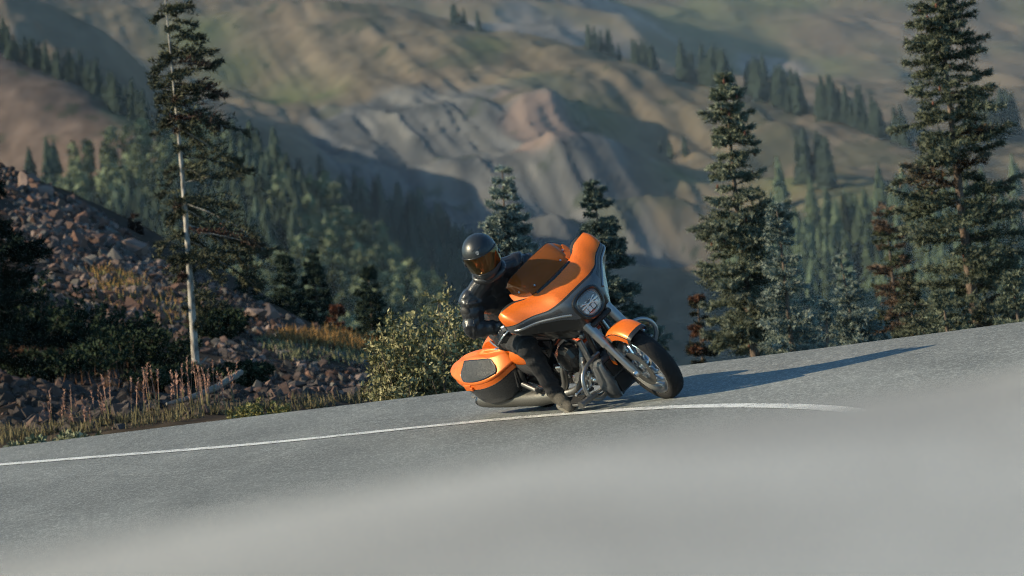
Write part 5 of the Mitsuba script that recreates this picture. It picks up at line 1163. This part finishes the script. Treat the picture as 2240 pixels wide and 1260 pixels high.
# ---------------------------------------------------------------- far forests
def far_conifer(seed, w=.20):
    r = np.random.default_rng(seed); v, f = [], []
    for k in range(9):
        h = .06 + .94 * k / 9; R = w * (1 - h) ** .8 + .012; n = 9; a0 = r.uniform(0, 7)
        a = a0 + np.arange(n) * 2 * math.pi / n; q = R * r.uniform(.65, 1.25, n)
        o = len(v); v += [[0, 0, min(1, h + .17)]] + [[q[i] * math.cos(a[i]), q[i] * math.sin(a[i]), h - .04 * r.uniform(.3, 1.6)] for i in range(n)]
        f += [[o, o + 1 + i, o + 1 + (i + 1) % n] for i in range(n)]
    v += [[.015, 0, 0], [-.015, .01, 0], [0, -.015, 0], [0, 0, .4]]; o = len(v) - 4; f += [[o, o + 1, o + 3], [o + 1, o + 2, o + 3], [o + 2, o, o + 3]]
    return np.array(v), np.array(f)
def far_aspen(seed):
    r = np.random.default_rng(seed); n = 200
    a = r.normal(size=(n, 3)); a /= np.linalg.norm(a, axis=1, keepdims=True); p = a * [.12, .12, .40] * r.uniform(.6, 1.05, (n, 1)) + [0, 0, .58]
    u = r.normal(size=(n, 3)) * .045; w = r.normal(size=(n, 3)) * .045
    v = np.stack([p - u, p + u, p + w], 1).reshape(-1, 3); f = np.arange(3 * n).reshape(-1, 3)
    o = len(v); v = np.vstack([v, [[.012, 0, 0], [-.012, .01, 0], [0, -.012, 0], [0, 0, .7]]]); f = np.vstack([f, [[o, o + 1, o + 3], [o + 1, o + 2, o + 3], [o + 2, o, o + 3]]])
    return v, f
FC, FA_ = [far_conifer(k) for k in range(5)], [far_aspen(k) for k in range(4)]
scene['m_far_conifer'] = diffuse(.030, .042, .034)
far_ply = [mikit.ply(m, 'm_far_conifer', smooth=False) for m in FC]
rf = np.random.default_rng(5)
def stand(H, protos, h0, h1, col, jit, rng):
    vs, fs, cc, off = [], [], [], 0
    for p in H:
        v, f = protos[rng.integers(len(protos))]; s = rng.uniform(h0, h1); a = rng.uniform(0, 6.3); c, n = math.cos(a), math.sin(a)
        q = (v * s) @ np.array([[c, n, 0], [-n, c, 0], [0, 0, 1]]) + p - [0, 0, .4]
        vs.append(q); fs.append(f + off); off += len(q); cc.append(np.repeat((np.array(col) * (1 + jit * rng.normal(size=1)))[None], len(q), 0))
    return mikit.ply((np.vstack(vs), np.vstack(fs)), 'm_leaf', smooth=False, color=np.clip(np.vstack(cc), .01, .5))
def hits(poly, n, fz, d0, d1, rng):
    H = ground_hit(*sample_poly(poly, n, rng).T, fz, d0, d1, 500); return H[~np.isnan(H[:, 0])]
hp_ = [(60, 470), (170, 400), (330, 360), (430, 345), (520, 375), (680, 450), (800, 560), (950, 690), (1040, 790), (700, 900), (300, 900), (100, 600)]
H1 = hits(hp_, 900, hill_z, 620, 1110, rf)
nz = meshkit.fbm(H1 * [.03, .012, 0], 3, 61)
key = thing('aspen_wood', 'light green aspen wood on the hillside, seen as one mass', 'wood', kind='stuff'); scene[key] = stand(H1[nz > .47], FA_, 6, 11, (.13, .155, .095), .28, rf)
key = thing('conifer_wood', 'dark conifer wood between the aspens on the hillside', 'wood', kind='stuff'); scene[key] = stand(H1[nz < .53], FC, 7, 14, (.04, .055, .042), .25, rf)
H2 = hits([(850, 500), (1000, 560), (1150, 640), (1000, 800), (850, 760), (700, 560), (560, 470), (700, 480)], 330, main_z, 1160, 2500, rf)
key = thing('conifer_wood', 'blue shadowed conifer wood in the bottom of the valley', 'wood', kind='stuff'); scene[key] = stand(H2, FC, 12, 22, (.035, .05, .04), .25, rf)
H3 = hits([(1660, 400), (1800, 470), (1900, 500), (2240, 420), (2240, 760), (1650, 800), (1600, 600)], 520, main_z, 1160, 2500, rf)
nz = meshkit.fbm(H3 * [.02, .008, 0], 3, 67)
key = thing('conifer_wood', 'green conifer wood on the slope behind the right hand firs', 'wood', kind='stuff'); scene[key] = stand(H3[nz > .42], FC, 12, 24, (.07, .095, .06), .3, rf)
def nth(n): return f"{n}{'th' if 10 <= n % 100 <= 20 else {1: 'st', 2: 'nd', 3: 'rd'}.get(n % 10, 'th')}"
def ridge_row(line, n, fz, h0, h1, label, back=12, jitter=14):
    L = np.array(line, float); s = np.concatenate([[0], np.cumsum(np.hypot(*np.diff(L, axis=0).T))]); t = np.sort(rf.uniform(0, s[-1], n))
    P = np.stack([np.interp(t, s, L[:, 0]), np.interp(t, s, L[:, 1]), np.interp(t, s, L[:, 2])], -1)
    for i, (px, py, d) in enumerate(P):
        q = at(px, py, d + back + rf.uniform(-jitter, jitter)); q[2] = fz(q[:1], q[1:2])[0]
        s_ = rf.uniform(h0, h1); M = np.eye(4); a = rf.uniform(0, 6.3); M[:2, :2] = [[math.cos(a), -math.sin(a)], [math.sin(a), math.cos(a)]]; M[:3, :3] *= s_; M[:3, 3] = q - [0, 0, .5]
        k = thing('ridge_conifer', f'{nth(i + 1)} dark conifer from the left in the {label}', 'tree', f'conifers in the {label}'); scene[k] = {**far_ply[rf.integers(5)], 'to_world': T(M)}
ridge_row([(1480, 185, 2060), (1600, 205, 2000), (1720, 245, 1950), (1850, 288, 1900), (1990, 340, 1850)], 70, main_z, 12, 21, 'long row on the right crest')
ridge_row([(1290, 128, 2110), (1350, 155, 2095), (1440, 156, 2085)], 22, main_z, 9, 15, 'clump below the dark hill')
ridge_row([(0, 175, 1010), (60, 195, 1010), (130, 225, 1000), (220, 275, 985), (330, 330, 960)], 60, hill_z, 4, 9.5, 'row behind the brown hill crest', 14, 10)
ridge_row([(2120, 335, 1905), (2240, 305, 1950)], 20, main_z, 14, 22, 'row on the crest at the right border')
ridge_row([(990, 78, 2240), (1050, 78, 2225)], 8, main_z, 7, 11, 'short row above the cliffs')
ridge_row([(1440, 290, 1900), (1500, 285, 1890)], 5, main_z, 6, 9, 'little group on the open slope', 0, 6)
ridge_row([(1740, 470, 1740), (1830, 480, 1710)], 14, main_z, 14, 22, 'group right of the narrow fir', 0, 12)
